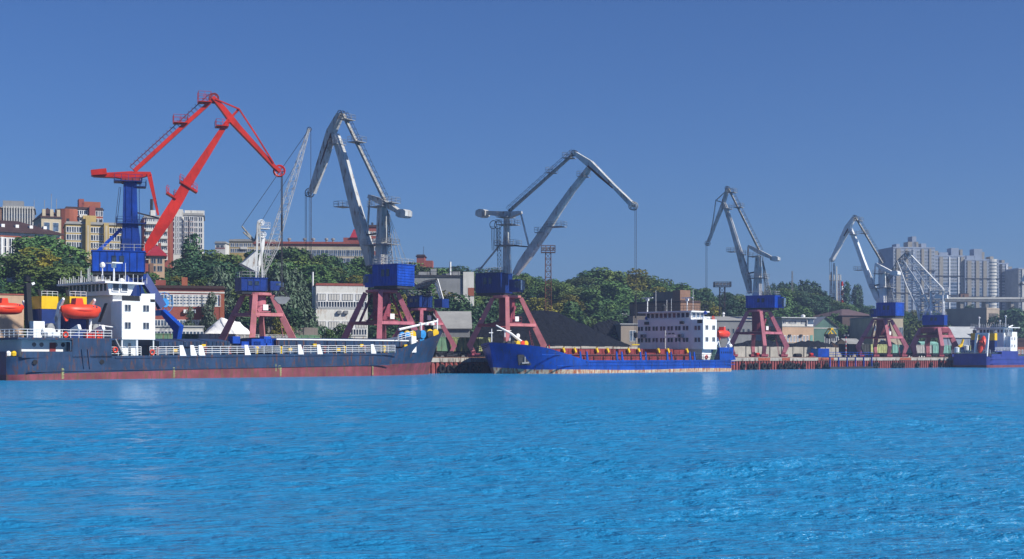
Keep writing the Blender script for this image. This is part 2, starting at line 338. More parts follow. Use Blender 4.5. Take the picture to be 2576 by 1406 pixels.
# ---------------------------------------------------------------- ships (local x along the quay to the right, y inland)
class Ship:
    def __init__(s, name, label, s0, tc, B):
        s.s0 = s0; s.tc = tc; s.B = B; s.r = thing(name, label, 'cargo ship', W(s0, tc, 0), QA)
    def X(s, u, t=None): t = s.tc - s.B/2 if t is None else t; return S(u, t) - s.s0
    def P(s, u, v, t=None):
        t = s.tc - s.B/2 if t is None else t
        return V((S(u, t)-s.s0, t-s.tc, Zt(u, v, t)))
    def Z(s, u, v, t=None): return Zt(u, v, s.tc - s.B/2 if t is None else t)
    def hull(s, L, Lw, ztop, zboot, upper, lower, flip=False, zdeck=None, r0=.72, round_st=.06, bluff=1.0):
        B = s.B; sg = -1 if flip else 1
        rs = [0, .012, .03, .06] + [.1 + .05*i for i in range(13)] + [.72 + .02*i for i in range(14)] + [1.0]
        rs = sorted(set(round(x, 3) for x in rs)); zmax = ztop(1.0)
        def pt(r, z, side):
            xs = Lw + (L-Lw)*max(0, min(1, z/zmax))**1.3; x = r*xs
            f = 1.0
            if r > r0:
                k = (r-r0)/(1-r0); pz = (1.75 + 1.6*max(0, min(1, z/zmax)))*bluff; f = max(0.0, 1-k**pz)
            if r < round_st: f *= .80 + .20*math.sqrt(1-(1-r/round_st)**2)
            return (sg*x, side*f*B/2, z)
        def skin(levels, mat, name, smooth=True):
            mb = MB()
            for side in (-1, 1):
                m = len(levels(0)); vs = [pt(r, z, side) for r in rs for z in levels(r)]
                mb.add(vs, [(i*m+j, (i+1)*m+j, (i+1)*m+j+1, i*m+j+1) for i in range(len(rs)-1) for j in range(m-1)])
            lv = levels(0); m = len(lv)
            mb.add([pt(0, z, -1) for z in lv] + [pt(0, z, 1) for z in lv], [(j, j+1, m+j+1, m+j) for j in range(m-1)])
            return mb.build(name, mat, s.r, smooth)
        skin(lambda r: [zboot(r) + (ztop(r)-zboot(r))*k/6 for k in range(7)], upper, 'hull')
        skin(lambda r: [-1.2 + (zboot(r)+1.2)*k/3 for k in range(4)], lower, 'boot_top')
        zd = zdeck or (lambda r: ztop(r)-.05); mb = MB(); vs = []
        for r in rs: vs += [pt(r, zd(r), -1), pt(r, zd(r), 1)]
        mb.add(vs, [(2*i, 2*i+1, 2*i+3, 2*i+2) for i in range(len(rs)-1)]); mb.build('deck', M['deck'], s.r)
        s.pt = pt; return s
    def strake(s, z, x0, x1, mat, th=.16, off=.05, k=14):
        for side in (-1, 1):
            y = side*(s.B/2+off); n = 8
            MB().chain([((x0+(x1-x0)*i/n, y, z(x0+(x1-x0)*i/n)), th, .14) for i in range(n+1)], (0, 1, 0)).build('rubbing_strake', mat, s.r)
def window_mb(w, h, d=.06, fr=.10, two=False, slant=0):
    mb = MB(); mb.k = 0; f = fr
    mb.bb(-w/2, w/2, -d, .02, -h/2, -h/2+f); mb.bb(-w/2, w/2, -d, .02, h/2-f, h/2); mb.bb(-w/2, -w/2+f, -d, .02, -h/2+f, h/2-f); mb.bb(w/2-f, w/2, -d, .02, -h/2+f, h/2-f)
    if two: mb.bb(-f*.6, f*.6, -d, .02, -h/2+f, h/2-f)
    mb.k = 1; mb.bb(-w/2+f, w/2-f, -d*.45, .015, -h/2+f, h/2-f); return mb
def place(parent, proto, spots, rz=0, name='window'):
    for i, p in enumerate(spots):
        o = proto if proto.parent is None and i == 0 else proto.copy()
        if o is not proto: sc.collection.objects.link(o)
        o.parent = parent; o.location = p; o.rotation_euler = (0, 0, rz)
def wins(parent, w, h, spots, rz=0, mats=None, **kw):
    o = window_mb(w, h, **kw).build('window', mats or [M['white'], M['glass']]); place(parent, o, spots, rz); return o
# ---- the dark cargo ship on the left
sA = S(30, -16.6)
A = Ship('cargo_ship', 'long dark navy cargo ship with white superstructure and two yellow funnels, left', sA, -8.6, 16)
xb = S(1114, -8.6) - sA; xw = S(1078, -8.6) - sA
zst, zbw = A.Z(280, 898), A.Z(1000, 884)
xm = A.X(1010) / xb
def zd(r): return zst + (zbw-zst)*r
zbow = Zt(1114, 831, -8.6)
def ztopA(r): return zd(r) + (max(0, (r-xm)/(1-xm))**.75)*(zbow-zd(1)) if r > xm else zd(r)
zb0, zb1 = A.Z(120, 942), A.Z(1040, 912)
def zbootA(r): return zb0 + (zb1-zb0)*r + .25*max(0, r-.9)*3
A.hull(xb, xw, ztopA, zbootA, M['navy'], M['boot'], zdeck=lambda r: ztopA(r) - (.9*sm((r-xm)/.04) if r > xm else .04))
A.strake(lambda x: 1.15 + (x/xb)*.9, A.X(70), A.X(980), M['navy']); A.strake(lambda x: zd(x/xb)-.28, A.X(290), A.X(1000), M['navy'], .14)
hb = 8.0; rt = A.r; P = A.P
# raised poop: side plating forward, recessed white wall aft, boat deck above
zbd = A.Z(230, 853); xr0, xr1 = A.X(182), A.X(281)
mb = MB(); mb.bb(xr0, xr1, -hb, hb, zst-.1, zbd-.12); mb.build('poop_side_plating', M['navy'], rt)
zbul = A.Z(90, 884)
mb = MB()
for y in (-hb+.02, hb-.1): mb.bb(1.4, xr0, y, y+.08, zst-.1, zbul)
mb.bb(-.02, .08, -hb*.8, hb*.8, zst-.1, zbul); mb.build('bulwark', M['navy'], rt)
mb = MB(); mb.bb(2.2, xr0, -hb+1.6, hb-1.6, zst, zbd-.12); mb.build('poop_house_wall', M['white'], rt)
mb = MB(); mb.bb(.8, A.X(300), -hb-.02, hb+.02, zbd-.12, zbd+.14); mb.build('boat_deck', M['navy'], rt)
o = MB().lathe([(.3, 0), (.3, .05)], (0, 0, 0), 12, (0, -1, 0)).build('porthole', M['glass']); place(rt, o, [(x, -hb+1.58, zst+1.7) for x in (4, 5.1, 7.2, 8.3, 9.4, 10.5)])
for x in (6.3, 12.2): MB().bb(x, x+.9, -hb+1.52, -hb+1.6, zst+.1, zst+2.0).build('door', M['red_oxide'], rt)
mb = MB(); mb.path([P(140, 856, -15.6), P(178, 858, -16.2), P(179, 882, -16.2)], .12); mb.build('vent_pipe', M['white'], rt)
for u in (20, 34, 60): MB().lathe([(.1, 0), (.35, .1), (.4, .5), (.2, .8)], P(u, 893, -14.5)-V((0, 0, .2)), 8).build('mooring_winch', M['yellow'] if u == 34 else M['lblue'] if u == 60 else M['white'], rt)
mb = MB()
for u in (211, 226): mb.beam((A.X(u), -hb-.05, zst-1.6), (A.X(u)-.35, -hb-.05, zst+1.1), .16)
mb.build('hull_rib', M['navy'], rt)
# accommodation block: wings reach the ship's side, aft face in shade
zh = A.Z(330, 757); x0, x1 = A.X(307), A.X(390)
mb = MB()
mb.bb(x0+.3, x1-.5, -hb+3.0, hb-3.0, zbd+.1, zh+.9)
mb.build('accommodation_block', M['siding'], rt)
for y0, y1 in ((-hb, -hb+3.0), (hb-3.0, hb)):
    mb = MB(); mb.bb(x0, x1, y0, y1, zbd+.02, zh)
    for k in range(11): mb.bb(x0-.05, x0, y0+.1+k*.27, y0+.2+k*.27, zbd+.3, zh-.1)
    for k in range(9): mb.bb(x0+.02, x1-.02, min(y0, -hb)-.03 if y0 < 0 else y1, (y0 if y0 < 0 else y1+.03), zbd+.5+k*.62, zbd+.56+k*.62)
    w_ = mb.build('bridge_wing', M['white2'], rt)
    ys = y0 if y0 < 0 else y1-.1
    xs = [A.X(355), A.X(350), x1, x1]
    MB().prism([(A.X(352), ys+.05, zh), (A.X(356), ys+.05, A.Z(356, 739)), (x1, ys+.05, A.Z(390, 739)), (x1, ys+.05, zh)], (0, .1, 0)).build('wing_bulwark', M['white2'], rt)
    MB().prism([(x1-.05, ys, zh), (x1-.05, ys+3.0, zh), (x1-.05, ys+3.0, zh+1.2), (x1-.05, ys, zh+1.2)], (.1, 0, 0)).build('wing_end_plate', M['white2'], rt)
    MB().bb(x0+.05, A.X(352), ys+.02, ys+.12, zh, zh+.75).build('wing_dodger', M['black'], rt)
a = A.Z(340, 775); b = A.Z(340, 819)
wins(rt, .42, .95, [(A.X(u), -hb-.03, z) for z in (a, b) for u in (317, 325, 363, 371)], 0, [M['steel'], M['glass']], fr=.05)
MB().bb(A.X(378), A.X(389), -hb-.06, -hb, zh-.05, zh+.35).build('slot_opening', M['black'], rt)
for u in (309, 346, 388): MB().tube((A.X(u), -hb+.25, zst), (A.X(u), -hb+.25, zbd+.05), .16 if u == 346 else .11).build('wing_column', M['white'], rt)
mb = MB(); mb.bb(A.X(318), A.X(362), -hb+1.5, hb-1.5, zst, zbd+.1); mb.build('deck_house', M['white'], rt)
MB().bb(A.X(337), A.X(343), -hb+1.43, -hb+1.5, zst+.15, zst+2.0).build('door', M['steel'], rt)
MB().bb(A.X(355), A.X(360), -hb+1.44, -hb+1.5, zst+1.1, zst+1.5).build('notice', M['yellow'], rt)
# bridge
zt = A.Z(330, 711); zw = zh + .9; bx0, bx1 = A.X(290), A.X(353)
by = hb-2.3
mb = MB(); mb.prism([(bx0+.4, -by, zw), (bx0, -by-.1, zt-.1), (bx1+.5, -by-.1, zt-.1), (bx1-.3, -by, zw)], (0, .2, 0))
mb.bb(bx0+.4, bx1-.3, -by+.1, by-.1, zw-.02, zt-.1); mb.build('bridge_house', M['white2'], rt)
MB().bb(bx0-.9, bx1+1.4, -hb+1.2, hb-1.2, zt-.12, zt+.16).build('bridge_roof', M['white'], rt)
zmid = (zw+zt)/2 + .25
wins(rt, .95, 1.25, [(bx0+.33, -by+.9+k*(2*by-1.8)/9, zmid) for k in range(10)], -math.pi/2, fr=.10)
wins(rt, 1.15, 1.25, [(bx0+1.3+k*1.42, -by-.25, zmid) for k in range(int((bx1-bx0-1.3)/1.42)+1)], 0, fr=.10)
mb = MB()
for k in range(26):
    y = -hb+1.4+k*(2*hb-2.8)/25; mb.tube((bx0-.7, y, zt), (bx0-.7, y, zt+.7+(k*7 % 5)*.12), .045, None, 4)
for k in range(9):
    x = bx0+k*.75; mb.tube((x, -hb+1.4, zt), (x, -hb+1.4, zt+.9+(k*3 % 4)*.14), .045, None, 4)
mb.build('roof_railing', M['white'], rt)
for u, vt, y, rr in ((229, 678, -2.5, .11), (281, 677, -5.6, .16), (196, 684, 1.5, .07), (205, 679, 1.0, .05), (323, 672, -5.0, .05), (181, 690, 3.5, .06)):
    t_ = A.tc+y; MB().tube((bx0+1.2 if u < 300 else bx1-.6, y, zt), (bx0+1.2 if u < 300 else bx1-.6, y, Zt(u, vt, t_)+.6), rr, rr*.6).build('antenna_mast', M['white'], rt)
r1 = MB().box((bx0+1.2, -5.6, Zt(281, 677, A.tc-5.6)+.5), (.5, .5, .5)).build('radar_scanner', M['white'], rt); MB().box((bx0+1.2, -5.6, Zt(281, 677, A.tc-5.6)+.9), (1.7, 1.9, .16)).build('scanner_bar', M['white'], r1)
MB().lathe([(.05, 0), (.38, .2), (.42, .5), (.2, .85)], (bx0+1.2, -2.5, Zt(229, 678, A.tc-2.5)+.3), 10).build('satellite_dome', M['white'], rt)
MB().lathe([(.05, 0), (.5, .15), (.45, .4), (.1, .6)], (bx1-1.0, -4.6, zt+.2), 10).build('satellite_dome', M['white'], rt)
mb = MB(); mb.beam(P(267, 763, -13.2)-V((0, 0, 0)), P(250, 810, -13.2), .7, .12); mb.build('outside_stair', M['black'], rt)
# funnels, black derrick post, rafts, railings
def funnel(S_, u0, u1, v0, v1, v2, t, wd=3.6, name='funnel'):
    x0_, x1_ = S(u0, t)-S_.s0, S(u1, t)-S_.s0; xm_ = (x0_+x1_)/2; l = wd*.42; y = t-S_.tc; z0, z1, z2 = Zt(u0, v2, t), Zt(u0, v1, t), Zt(u0, v0, t); um = (u0+u1)/2
    f = MB(); f.bb(xm_-l, xm_+l, y-wd/2, y+wd/2, z0, z1); 
    for k in range(7): f.bb(xm_-l-.04, xm_-l, y-wd/2+.2+k*.5, y-wd/2+.3+k*.5, z0, z1)
    f = f.build(name, M['fblue'], S_.r)
    g = MB(); g.bb(xm_-l-.05, xm_+l+.05, y-wd/2-.05, y+wd/2+.05, z1, z2); g.build('funnel_band', M['yellow'], f)
    for k in (-.5, .6): MB().tube((xm_+k, y+.3, z2-.1), (xm_+k-.25, y+.3, z2+1.0), .26).build('exhaust_pipe', M['dark'], f)
    MB().rail([(xm_-l, y-wd/2, z2), (xm_+l, y-wd/2, z2)], .7, 2, 1.0, .035).build('funnel_railing', M['white'], f)
funnel(A, 86, 138, 745, 777, 850, -4.6, 3.0); funnel(A, 157, 208, 746, 779, 850, -12.6, 3.0)
mb = MB(); mb.beam(P(74, 832, -13.5), P(68, 712, -13.5), .95, .8, a2=.75, b2=.6); mb.lathe([(.1, 0), (.5, .1), (.5, .7), (.1, .9)], P(68, 710, -13.5), 10)
mb.beam(P(50, 719, -13.5), P(84, 719, -13.5), .15); mb.beam(P(76, 708, -13.5), P(75, 800, -13.5), .35, .12); mb.build('derrick_post', M['black'], rt)
mb = MB(); mb.beam(P(79, 715, -13.5), P(86, 712, -13.5), .3); mb.build('floodlight', M['white'], rt)
for k, (u, v) in enumerate(((118, 833), (129, 842), (124, 834), (135, 843))):
    MB().lathe([(.05, -.75), (.42, -.7), (.45, 0), (.42, .7), (.05, .75)], P(u, v, -15.9 if k % 2 else -15.2), 12, (1, 0, 0)).build('liferaft_canister', M['white2'], rt)
mb = MB(); mb.rail([(1.0, -hb+.1, zbd+.1), (A.X(282), -hb+.1, zbd+.1)], 1.15, 3, 1.3, .05); mb.rail([(1.0, -hb+.1, zbd+.1), (1.0, hb-.1, zbd+.1)], 1.15, 3, 1.3, .05); mb.build('boat_deck_railing', M['white'], rt)
MB().bb(A.X(98), A.X(126), -hb+1.5, -hb+3.2, zbd+.1, zbd+2.4).build('deck_locker', M['white2'], rt)
mb = MB(); mb.beam(P(287, 853, -16.4), P(306, 892, -16.4), .9, .15); mb.build('gangway_ladder', M['steel'], rt)
# deck edge railing in lengths with slanted white plates between
def drail(ship, pairs, zf, mat, rr=.05, h=1.25, nr=4):
    for u0, u1 in pairs:
        a, b = ship.X(u0), ship.X(u1); MB().rail([(a, -ship.B/2+.12, zf(a)), (b, -ship.B/2+.12, zf(b))], h, nr, 1.5, rr).build('deck_railing', mat, ship.r)
zdx = lambda x: zd(x/xb)
drail(A, ((279, 318), (323, 356), (378, 396), (400, 456), (488, 500), (513, 618), (624, 706), (712, 752), (764, 802), (806, 868), (872, 935), (942, 995)), zdx, M['white'])
for u in (458, 485, 506, 621, 755, 803, 938): 
    x = A.X(u); z = zdx(x); MB().prism([(x-.45, -hb+.05, z+1.45), (x+.15, -hb+.05, z+1.45), (x+.75, -hb+.05, z-.1), (x-.35, -hb+.05, z-.1)], (0, .12, 0)).build('fairlead_plate', M['white2'], rt)
# hatches
def zzA(u, v, t=-13.5): return Zt(u, v, t)
for u0, u1, va, vb in ((396, 575, 851, 856), (690, 1045, 848, 856)):
    xa, xc = S(u0, -14)-sA, S(u1, -14)-sA; zt0 = Zt(u0, va, -14); zt1 = Zt(u1, vb-5, -14); zc = zdx(xa)
    mb = MB(); mb.bb(xa, xc, -5.6, 5.6, zc-.2, zc+1.25); mb.build('hatch_coaming', M['navy'], rt)
    n = max(3, int((xc-xa)/9))
    for k in range(n):
        a_, b_ = xa+(xc-xa)*k/n, xa+(xc-xa)*(k+1)/n-.12; za = zc+1.3; zb = max(za+.6, zt0+(zt1-zt0)*k/n)
        mb = MB(); pr = [(-5.9, za), (-5.9, zb-.45), (-3, zb-.06), (0, zb), (3, zb-.06), (5.9, zb-.45), (5.9, za)]
        m = len(pr); mb.add([(x, y, z) for x in (a_, b_) for y, z in pr], [tuple(range(m)), tuple(range(m, 2*m))] + [(i, (i+1) % m, m+(i+1) % m, m+i) for i in range(m)])
        for j in range(6): mb.bb(a_+.3+j*(b_-a_-.6)/5-.08, a_+.3+j*(b_-a_-.6)/5+.08, -6.0, -5.88, za, zb-.5)
        mb.build('hatch_cover', M['navy'], rt)
    for k in range(int((xc-xa)/5)):
        MB().box((xa+2.5+k*5, -6.1, zc+.75+(k % 2)*.7), (.7, .4, .45)).build('hatch_cleat', M['yellow'], rt)
mb = MB(); xa, xc = S(690, -14)-sA, S(1045, -14)-sA; mb.bb(xa, xc, -5.98, -5.86, Zt(690, 848, -14)-.42, Zt(690, 848, -14)-.22)
mb.build('hatch_edge_trim', M['white'], rt)
for u in (590, 612, 637, 642, 655, 668, 676, 688):
    x = S(u, -13.5)-sA; MB().bb(x-.7, x+.7, -5.4, -4.2, zdx(x)+.9+(u % 3)*.4, zdx(x)+2.0+(u % 3)*.4).build('hatch_motor_box', M['cblue'], rt)
for u in (410, 470, 530, 590, 660, 720, 770, 830, 880, 930, 980): 
    x = A.X(u); MB().lathe([(.18, 0), (.18, .8), (.32, .85), (.32, 1.1), (.1, 1.2)], (x, -hb+1.4, zdx(x)), 8).build('deck_vent', M['red_oxide'] if u % 20 else M['yellow'], rt)
# forecastle gear
mb = MB(); mb.tube(P(1003, 829, -9), P(1100, 807, -9), .24, .16); mb.tube(P(1100, 801, -9), P(1099, 831, -9), .16); mb.tube(P(1059, 818, -9.4), P(1059, 840, -9.4), .12)
for u in (1058, 1072, 1087): mb.lathe([(.1, 0), (.42, .1), (.42, .5), (.1, .6)], P(u, 815, -9)-V((0, 0, .3)), 10)
mb.build('lowered_foremast', M['white2'], rt)
for u, v, m_ in ((1018, 845, 'lblue'), (1031, 842, 'yellow'), (1045, 840, 'navy'), (1056, 841, 'lblue'), (1088, 838, 'yellow'), (1075, 842, 'dark')):
    c = P(u, v, -10); MB().lathe([(.15, -.9), (.75, -.85), (.75, -.6), (.4, -.55), (.4, .55), (.75, .6), (.75, .85), (.15, .9)], c, 12, (0, 1, 0)).box(c-V((0, 0, 1.0)), (1.0, 1.2, 1.2)).build('windlass_drum', M[m_], rt)
MB().bb(A.X(1050), A.X(1062), -6.5, -5.0, zdx(A.X(1050)), zdx(A.X(1050))+2.8).build('deck_store', M['white2'], rt)
mb = MB(); a_, b_ = A.X(1015), A.X(1062); mb.rail([(a_, -6.6, zdx(a_)+1.9), (b_, -5.6, zdx(b_)+2.6)], 1.1, 3, 1.2, .05); mb.build('forecastle_railing', M['white'], rt)
for u in (157, 437, 705, 937):
    mb = MB(); x = A.X(u)
    for k in range(9): mb.bb(x-.14, x+.14+.1*(k % 2), -hb-.05, -hb+.02, .15+k*.17, .25+k*.17)
    mb.build('draught_marks', M['wag_lime'], rt)
x = A.X(702); mb = MB(); mb.bb(x-.7, x-.6, -hb-.05, -hb, .9, 2.1); torus(mb, (x+.1, -hb-.02, 1.5), .28, .04, (0, 1, 0)); mb.bb(x-.3, x+.5, -hb-.05, -hb, 1.46, 1.54); mb.build('load_line_mark', M['wag_lime'], rt)
mb = MB()
for u, rr in ((55, .2), (160, .25)): mb.lathe([(.35, 0), (.35, .06)], (A.X(u*1.6), -hb-.01, zst-.7), 10, (0, -1, 0))
mb.build('mooring_port', M['black'], rt)
# ---- enclosed lifeboats
def lifeboat(label, c, L_, rz, zs=1.0, pitch=0):
    t = thing('lifeboat', label, 'lifeboat', c, rz); t.rotation_euler = (0, pitch, rz); t.scale = (1, zs, zs)
    mb = MB(); n = 15; m = 12; vs = []
    for i in range(n):
        k = 2*i/(n-1)-1; f = max(.06, (1-abs(k)**3.2))**.6
        for j in range(m):
            a = 2*math.pi*j/m; y = math.cos(a); z = math.sin(a)
            yy = math.copysign(abs(y)**.75, y)*1.25*f*L_/7.3; zz = (z*.95 if z > 0 else z*1.15)*(.55+.45*f)*L_/7.3
            vs.append((k*L_/2*(1+(.06 if z > -.2 else -.04)), yy, zz))
    mb.add(vs, [(i*m+j, (i+1)*m+j, (i+1)*m+(j+1) % m, i*m+(j+1) % m) for i in range(n-1) for j in range(m)]); mb.add(vs[:m], [tuple(range(m))]); mb.add(vs[-m:], [tuple(range(m))])
    mb.build('hull', M['orange'], t, True)
    mb = MB(); k = L_/7.3; mb.prism([(-1.5*k, 0, .8*k), (-1.35*k, 0, 1.75*k), (-.1*k, 0, 1.75*k), (.15*k, 0, .85*k)], (0, 1.3*k, 0)); mb.build('steering_tower', M['orange'], t)
    torus(mb := MB(), (0, 0, 0), 1, .07, (0, 0, 1), 24, 5); mb.v = [(x*L_/2*.97, y*1.27*k, z+.02) for x, y, z in mb.v]; mb.build('fender_rail', M['red'], t)
    mb = MB(); mb.prism([(-3.4*k, 0, -.7*k), (-2.3*k, 0, -.9*k), (-2.6*k, 0, -1.45*k), (-3.0*k, 0, -1.5*k)], (0, .2, 0)); mb.build('skeg', M['orange'], t)
    for x in (1.2, 1.9, 2.5): MB().lathe([(.16*k, 0), (.16*k, .04)], (x*k, -.92*k, .55*k), 8, (0, -1, .5)).build('porthole', M['glass'], t)
    return t
c = P(203, 782, -15.6); cw_ = W(A.s0+c.x, A.tc+c.y, c.z)
lifeboat('orange enclosed lifeboat hanging in white davits in front of a yellow funnel', cw_, 5.7, QA, 1.28)
c2 = P(16, 775, -3.2); lifeboat('orange enclosed lifeboat at the far edge of the dark ship, cut by the picture edge', W(A.s0+c2.x, A.tc+c2.y, c2.z), 4.9, QA, 1.2)
def davit(c, y1, sgn, z0, h):
    mb = MB(); x = c
    mb.chain([((x, y1, z0), .7, .4), ((x, y1, z0+h*.55), .9, .4), ((x, y1+sgn*.6, z0+h*.85), .7, .4), ((x, y1+sgn*1.6, z0+h), .35, .3)], (1, 0, 0))
    mb.beam((x, y1-sgn*1.4, z0), (x, y1, z0+h*.5), .3); mb.lathe([(.5, -.2), (.5, .2)], (x, y1-.1*sgn, z0+h*.5), 12, (1, 0, 0)); return mb
for x in (c.x-2.5, c.x+2.3): davit(x, -hb+2.8, -1, zbd, 5.6).build('davit', M['white'], rt)
for x in (c.x-1.3, c.x+2.4): MB().beam((x, -hb+2.6, zbd+.6), (x+.6, -hb+.1, zbd+1.7), .5, .7).build('boat_cradle', M['white'], rt)
for x in (c2.x-2.6, c2.x+3.0): davit(x, hb-3.4, 1, zbd, 5.6).build('davit', M['white'], rt)
for k, (du, m_) in enumerate(((-3.6, 'steel'), (3.4, 'steel'))): MB().lathe([(.2, -.5), (.6, -.45), (.6, .45), (.2, .5)], (c.x+du, -hb+3.0, zbd+1.6), 12, (0, 1, 0)).box((c.x+du, -hb+3.0, zbd+.7), (.9, 1.0, 1.3)).build('davit_winch', M[m_], rt)
MB().bb(c.x+.6, c.x+2.0, -hb+.6, -hb+1.4, zbd+.14, zbd+.95).build('fire_hose_box', M['red'], rt); MB().bb(c.x+2.4, c.x+3.2, -hb+.7, -hb+1.4, zbd+.14, zbd+1.2).build('fire_hose_box', M['orange'], rt)
for x, m_ in ((c.x-1.6, 'white2'), (c.x+4.6, 'steel'), (c2.x+5.2, 'white2')): MB().lathe([(.22, 0), (.22, 1.5), (.5, 1.6), (.5, 2.1), (.15, 2.3)], (x, -2.0, zbd), 10).build('ventilator', M[m_], rt)
mb = MB(); mb.path([P(248, 818, -15.5), P(292, 824, -14.8)], .09); mb.build('boat_boom', M['white'], rt)
MB().bb(A.X(262), A.X(266), -hb+2.96, -hb+3.04, zbd+.2, zbd+2.1).build('door', M['red_oxide'], rt)
for u, v in ((165, 842), (290, 880), (383, 886)):
    mb = MB(); torus(mb, (0, 0, 0), .34, .1, (0, 1, 0), 12, 6); o = mb.build('life_ring', M['orange']); o.location = W(A.s0+A.X(u), A.tc-hb-.02, A.Z(u, v)); o.rotation_euler = (0, 0, QA)
    tag(o, {165: 'orange life ring on the boat deck railing below the hanging lifeboat', 290: 'orange life ring on the main deck railing under the stair', 383: 'orange life ring on the railing below the white bridge wing'}[u], 'life ring')
# ---- the blue ship in the middle, bow towards the left (local x still to the right, hull mirrored)
xbow = S(1236, -10.2)
B_ = Ship('cargo_ship', 'bright blue cargo ship with ribbed white accommodation block and dark red hatches, middle', 0, -10.2, 18)
B_.s0 = S(1852, -19.2); B_.r.location = W(B_.s0, B_.tc, 0); rb = B_.r; hB = 9.0
P = B_.P; Lb = B_.s0 - S(1230, -10.2); Lwb = B_.s0 - S(1243, -10.2)
zdk = (B_.Z(1500, 905) + B_.Z(1800, 906))/2; zbowb = Zt(1236, 861, -10.2)
r1 = (B_.s0 - S(1468, -19.2))/Lb; r2 = (B_.s0 - S(1396, -19.2))/Lb
def ztopB(r): return zdk if r <= r1 else zdk + (B_.Z(1396, 881)-zdk)*(r-r1)/(r2-r1) if r <= r2 else B_.Z(1396, 881) + (zbowb-B_.Z(1396, 881))*((r-r2)/(1-r2))**.7
zbb = .66
B_.hull(Lb, Lwb, ztopB, lambda r: zbb + .12*math.sin(r*9) + (.5*max(0, r-.93)/.07), M['blue_hull'], M['rust_band'], True, zdeck=lambda r: ztopB(r)-(.9*sm((r-r1)/.05) if r > r1 else .05), r0=.79, bluff=1.15)
B_.strake(lambda x: zdk-.3, -B_.s0+S(1475, -19.2), -.6, M['blue_hull'], .16); B_.strake(lambda x: 1.55, -B_.s0+S(1400, -19.2), -.6, M['blue_hull'], .14)
B_.strake(lambda x: B_.Z(1380, 892), -B_.s0+S(1365, -19.2), -B_.s0+S(1440, -19.2), M['blue_hull'], .16, -.25)
mb = MB()
for k in range(9): x = B_.X(1480+k*40); mb.bb(x-.07, x+.07, -hB-.06, -hB, .9, zdk-.1)
mb.build('hull_rib', M['blue_hull'], rb)
p = B_.pt(.955, 2.6, -1); p_ = V((p[0], p[1], p[2]))
mb = MB(); mb.prism([p_+V((-.9, -.05, 1.0)), p_+V((1.7, -1.1, 1.0)), p_+V((1.7, -1.0, -1.0)), p_+V((-.6, -.05, -1.0))], (.2, .35, 0)); mb.build('anchor_recess', M['dark'], rb)
mb = MB(); mb.beam(p_+V((.3, -.8, .6)), p_+V((.3, -.75, -.7)), .25); mb.beam(p_+V((-.3, -.6, -.6)), p_+V((1.0, -1.2, -.5)), .3); mb.build('anchor', M['steel'], rb)
# poop at the right end
xa, xc = B_.X(1811), B_.X(1845)
mb = MB(); mb.bb(xa, xc, -hB+.03, hB-.03, zdk-.1, B_.Z(1828, 874)); mb.build('poop_side_plating', M['blue_hull'], rb)
mb = MB()
for k in range(6): x = xa+(xc-xa)*(.12+.14*k); mb.bb(x-.12, x+.12, -hB-.02, -hB+.04, B_.Z(1828, 889), B_.Z(1828, 884))
mb.build('freeing_slots', M['black'], rb)
mb = MB()
for y in (-hB+.04, hB-.12): mb.prism([(xc, y, zdk), (xc, y, B_.Z(1848, 893)), (-.5, y, B_.Z(1855, 896)), (-.15, y, zdk)], (0, .1, 0))
mb.bb(-.2, -.1, -hB*.8, hB*.8, zdk, B_.Z(1855, 896)); mb.build('stern_bulwark', M['blue_hull'], rb)
# accommodation block
zlo = B_.Z(1770, 877); zhi = B_.Z(1770, 801); x0 = B_.X(1769); x1 = B_.X(1803)
mb = MB(); mb.bb(x0, x1-.2, -hB+3.2, hB-.3, zlo, zhi); k = 0; z = zlo+.3
while z < zhi: mb.bb(x0-.05, x0, -hB+3.2, hB-.3, z, z+.1); z += .42
mb.build('accommodation_block', M['siding'], rb)
mb = MB(); mb.bb(x0-.02, x1, -hB, -hB+3.17, zlo-.1, zhi-.15)
z = zlo+.3
while z < zhi-.3: mb.bb(x0-.07, x0-.02, -hB+.1, -hB+3.1, z, z+.1); z += .42
mb.build('bridge_wing', M['white2'], rb)
ysd = -hB
MB().prism([(x0+.1, ysd+.06, zhi-.15), (x0+.1, ysd+.06, B_.Z(1772, 796)), (B_.X(1786), ysd+.06, B_.Z(1785, 797)), (B_.X(1790), ysd+.06, B_.Z(1790, 811)), (B_.X(1790), ysd+.06, zhi-.15)], (0, .1, 0)).build('wing_bulwark', M['white2'], rb)
MB().bb(x0-.08, x0-.03, -hB+.2, -hB+1.5, zhi-1.0, zhi-.25).build('slot_opening', M['black'], rb)
mb = MB(); mb.bb(x0+1.2, x1-.6, -hB+1.0, hB-1.0, zdk, zlo); mb.build('lower_house', M['white2'], rb)
ro = [B_.Z(1770, 824.5), B_.Z(1770, 854.5)]
ys = [-hB+4.6+k*2.05 for k in range(6)] + [-hB+4.6+6*2.05]
wins(rb, .62, .95, [(x0-.04, y+d, z) for z in ro for y in ys for d in (-.42, .42)], -math.pi/2, [M['steel'], M['glass']], fr=.06)
for z in ro: wins(rb, .62, .95, [(x0-.07, -hB+d, z) for d in (1.0, 1.9)], -math.pi/2, [M['steel'], M['glass']], fr=.06)
wins(rb, .40, .95, [(B_.X(u)+d, -hB-.02, z+.1) for z in ro for u in (1778, 1795) for d in (-.28, .28)], 0, [M['steel'], M['glass']], fr=.05)
zt = B_.Z(1750, 784)+.2; by0, by1 = -hB+3.6, hB-2.2; bx1 = x0+5.2
mb = MB(); mb.prism([(x0+.5, by0, zhi), (x0+.15, by0-.1, zt-.1), (bx1, by0-.1, zt-.1), (bx1, by0, zhi)], (0, .2, 0))
mb.bb(x0+.45, bx1, by0+.1, by1, zhi-.02, zt-.1); mb.build('bridge_house', M['white2'], rb)
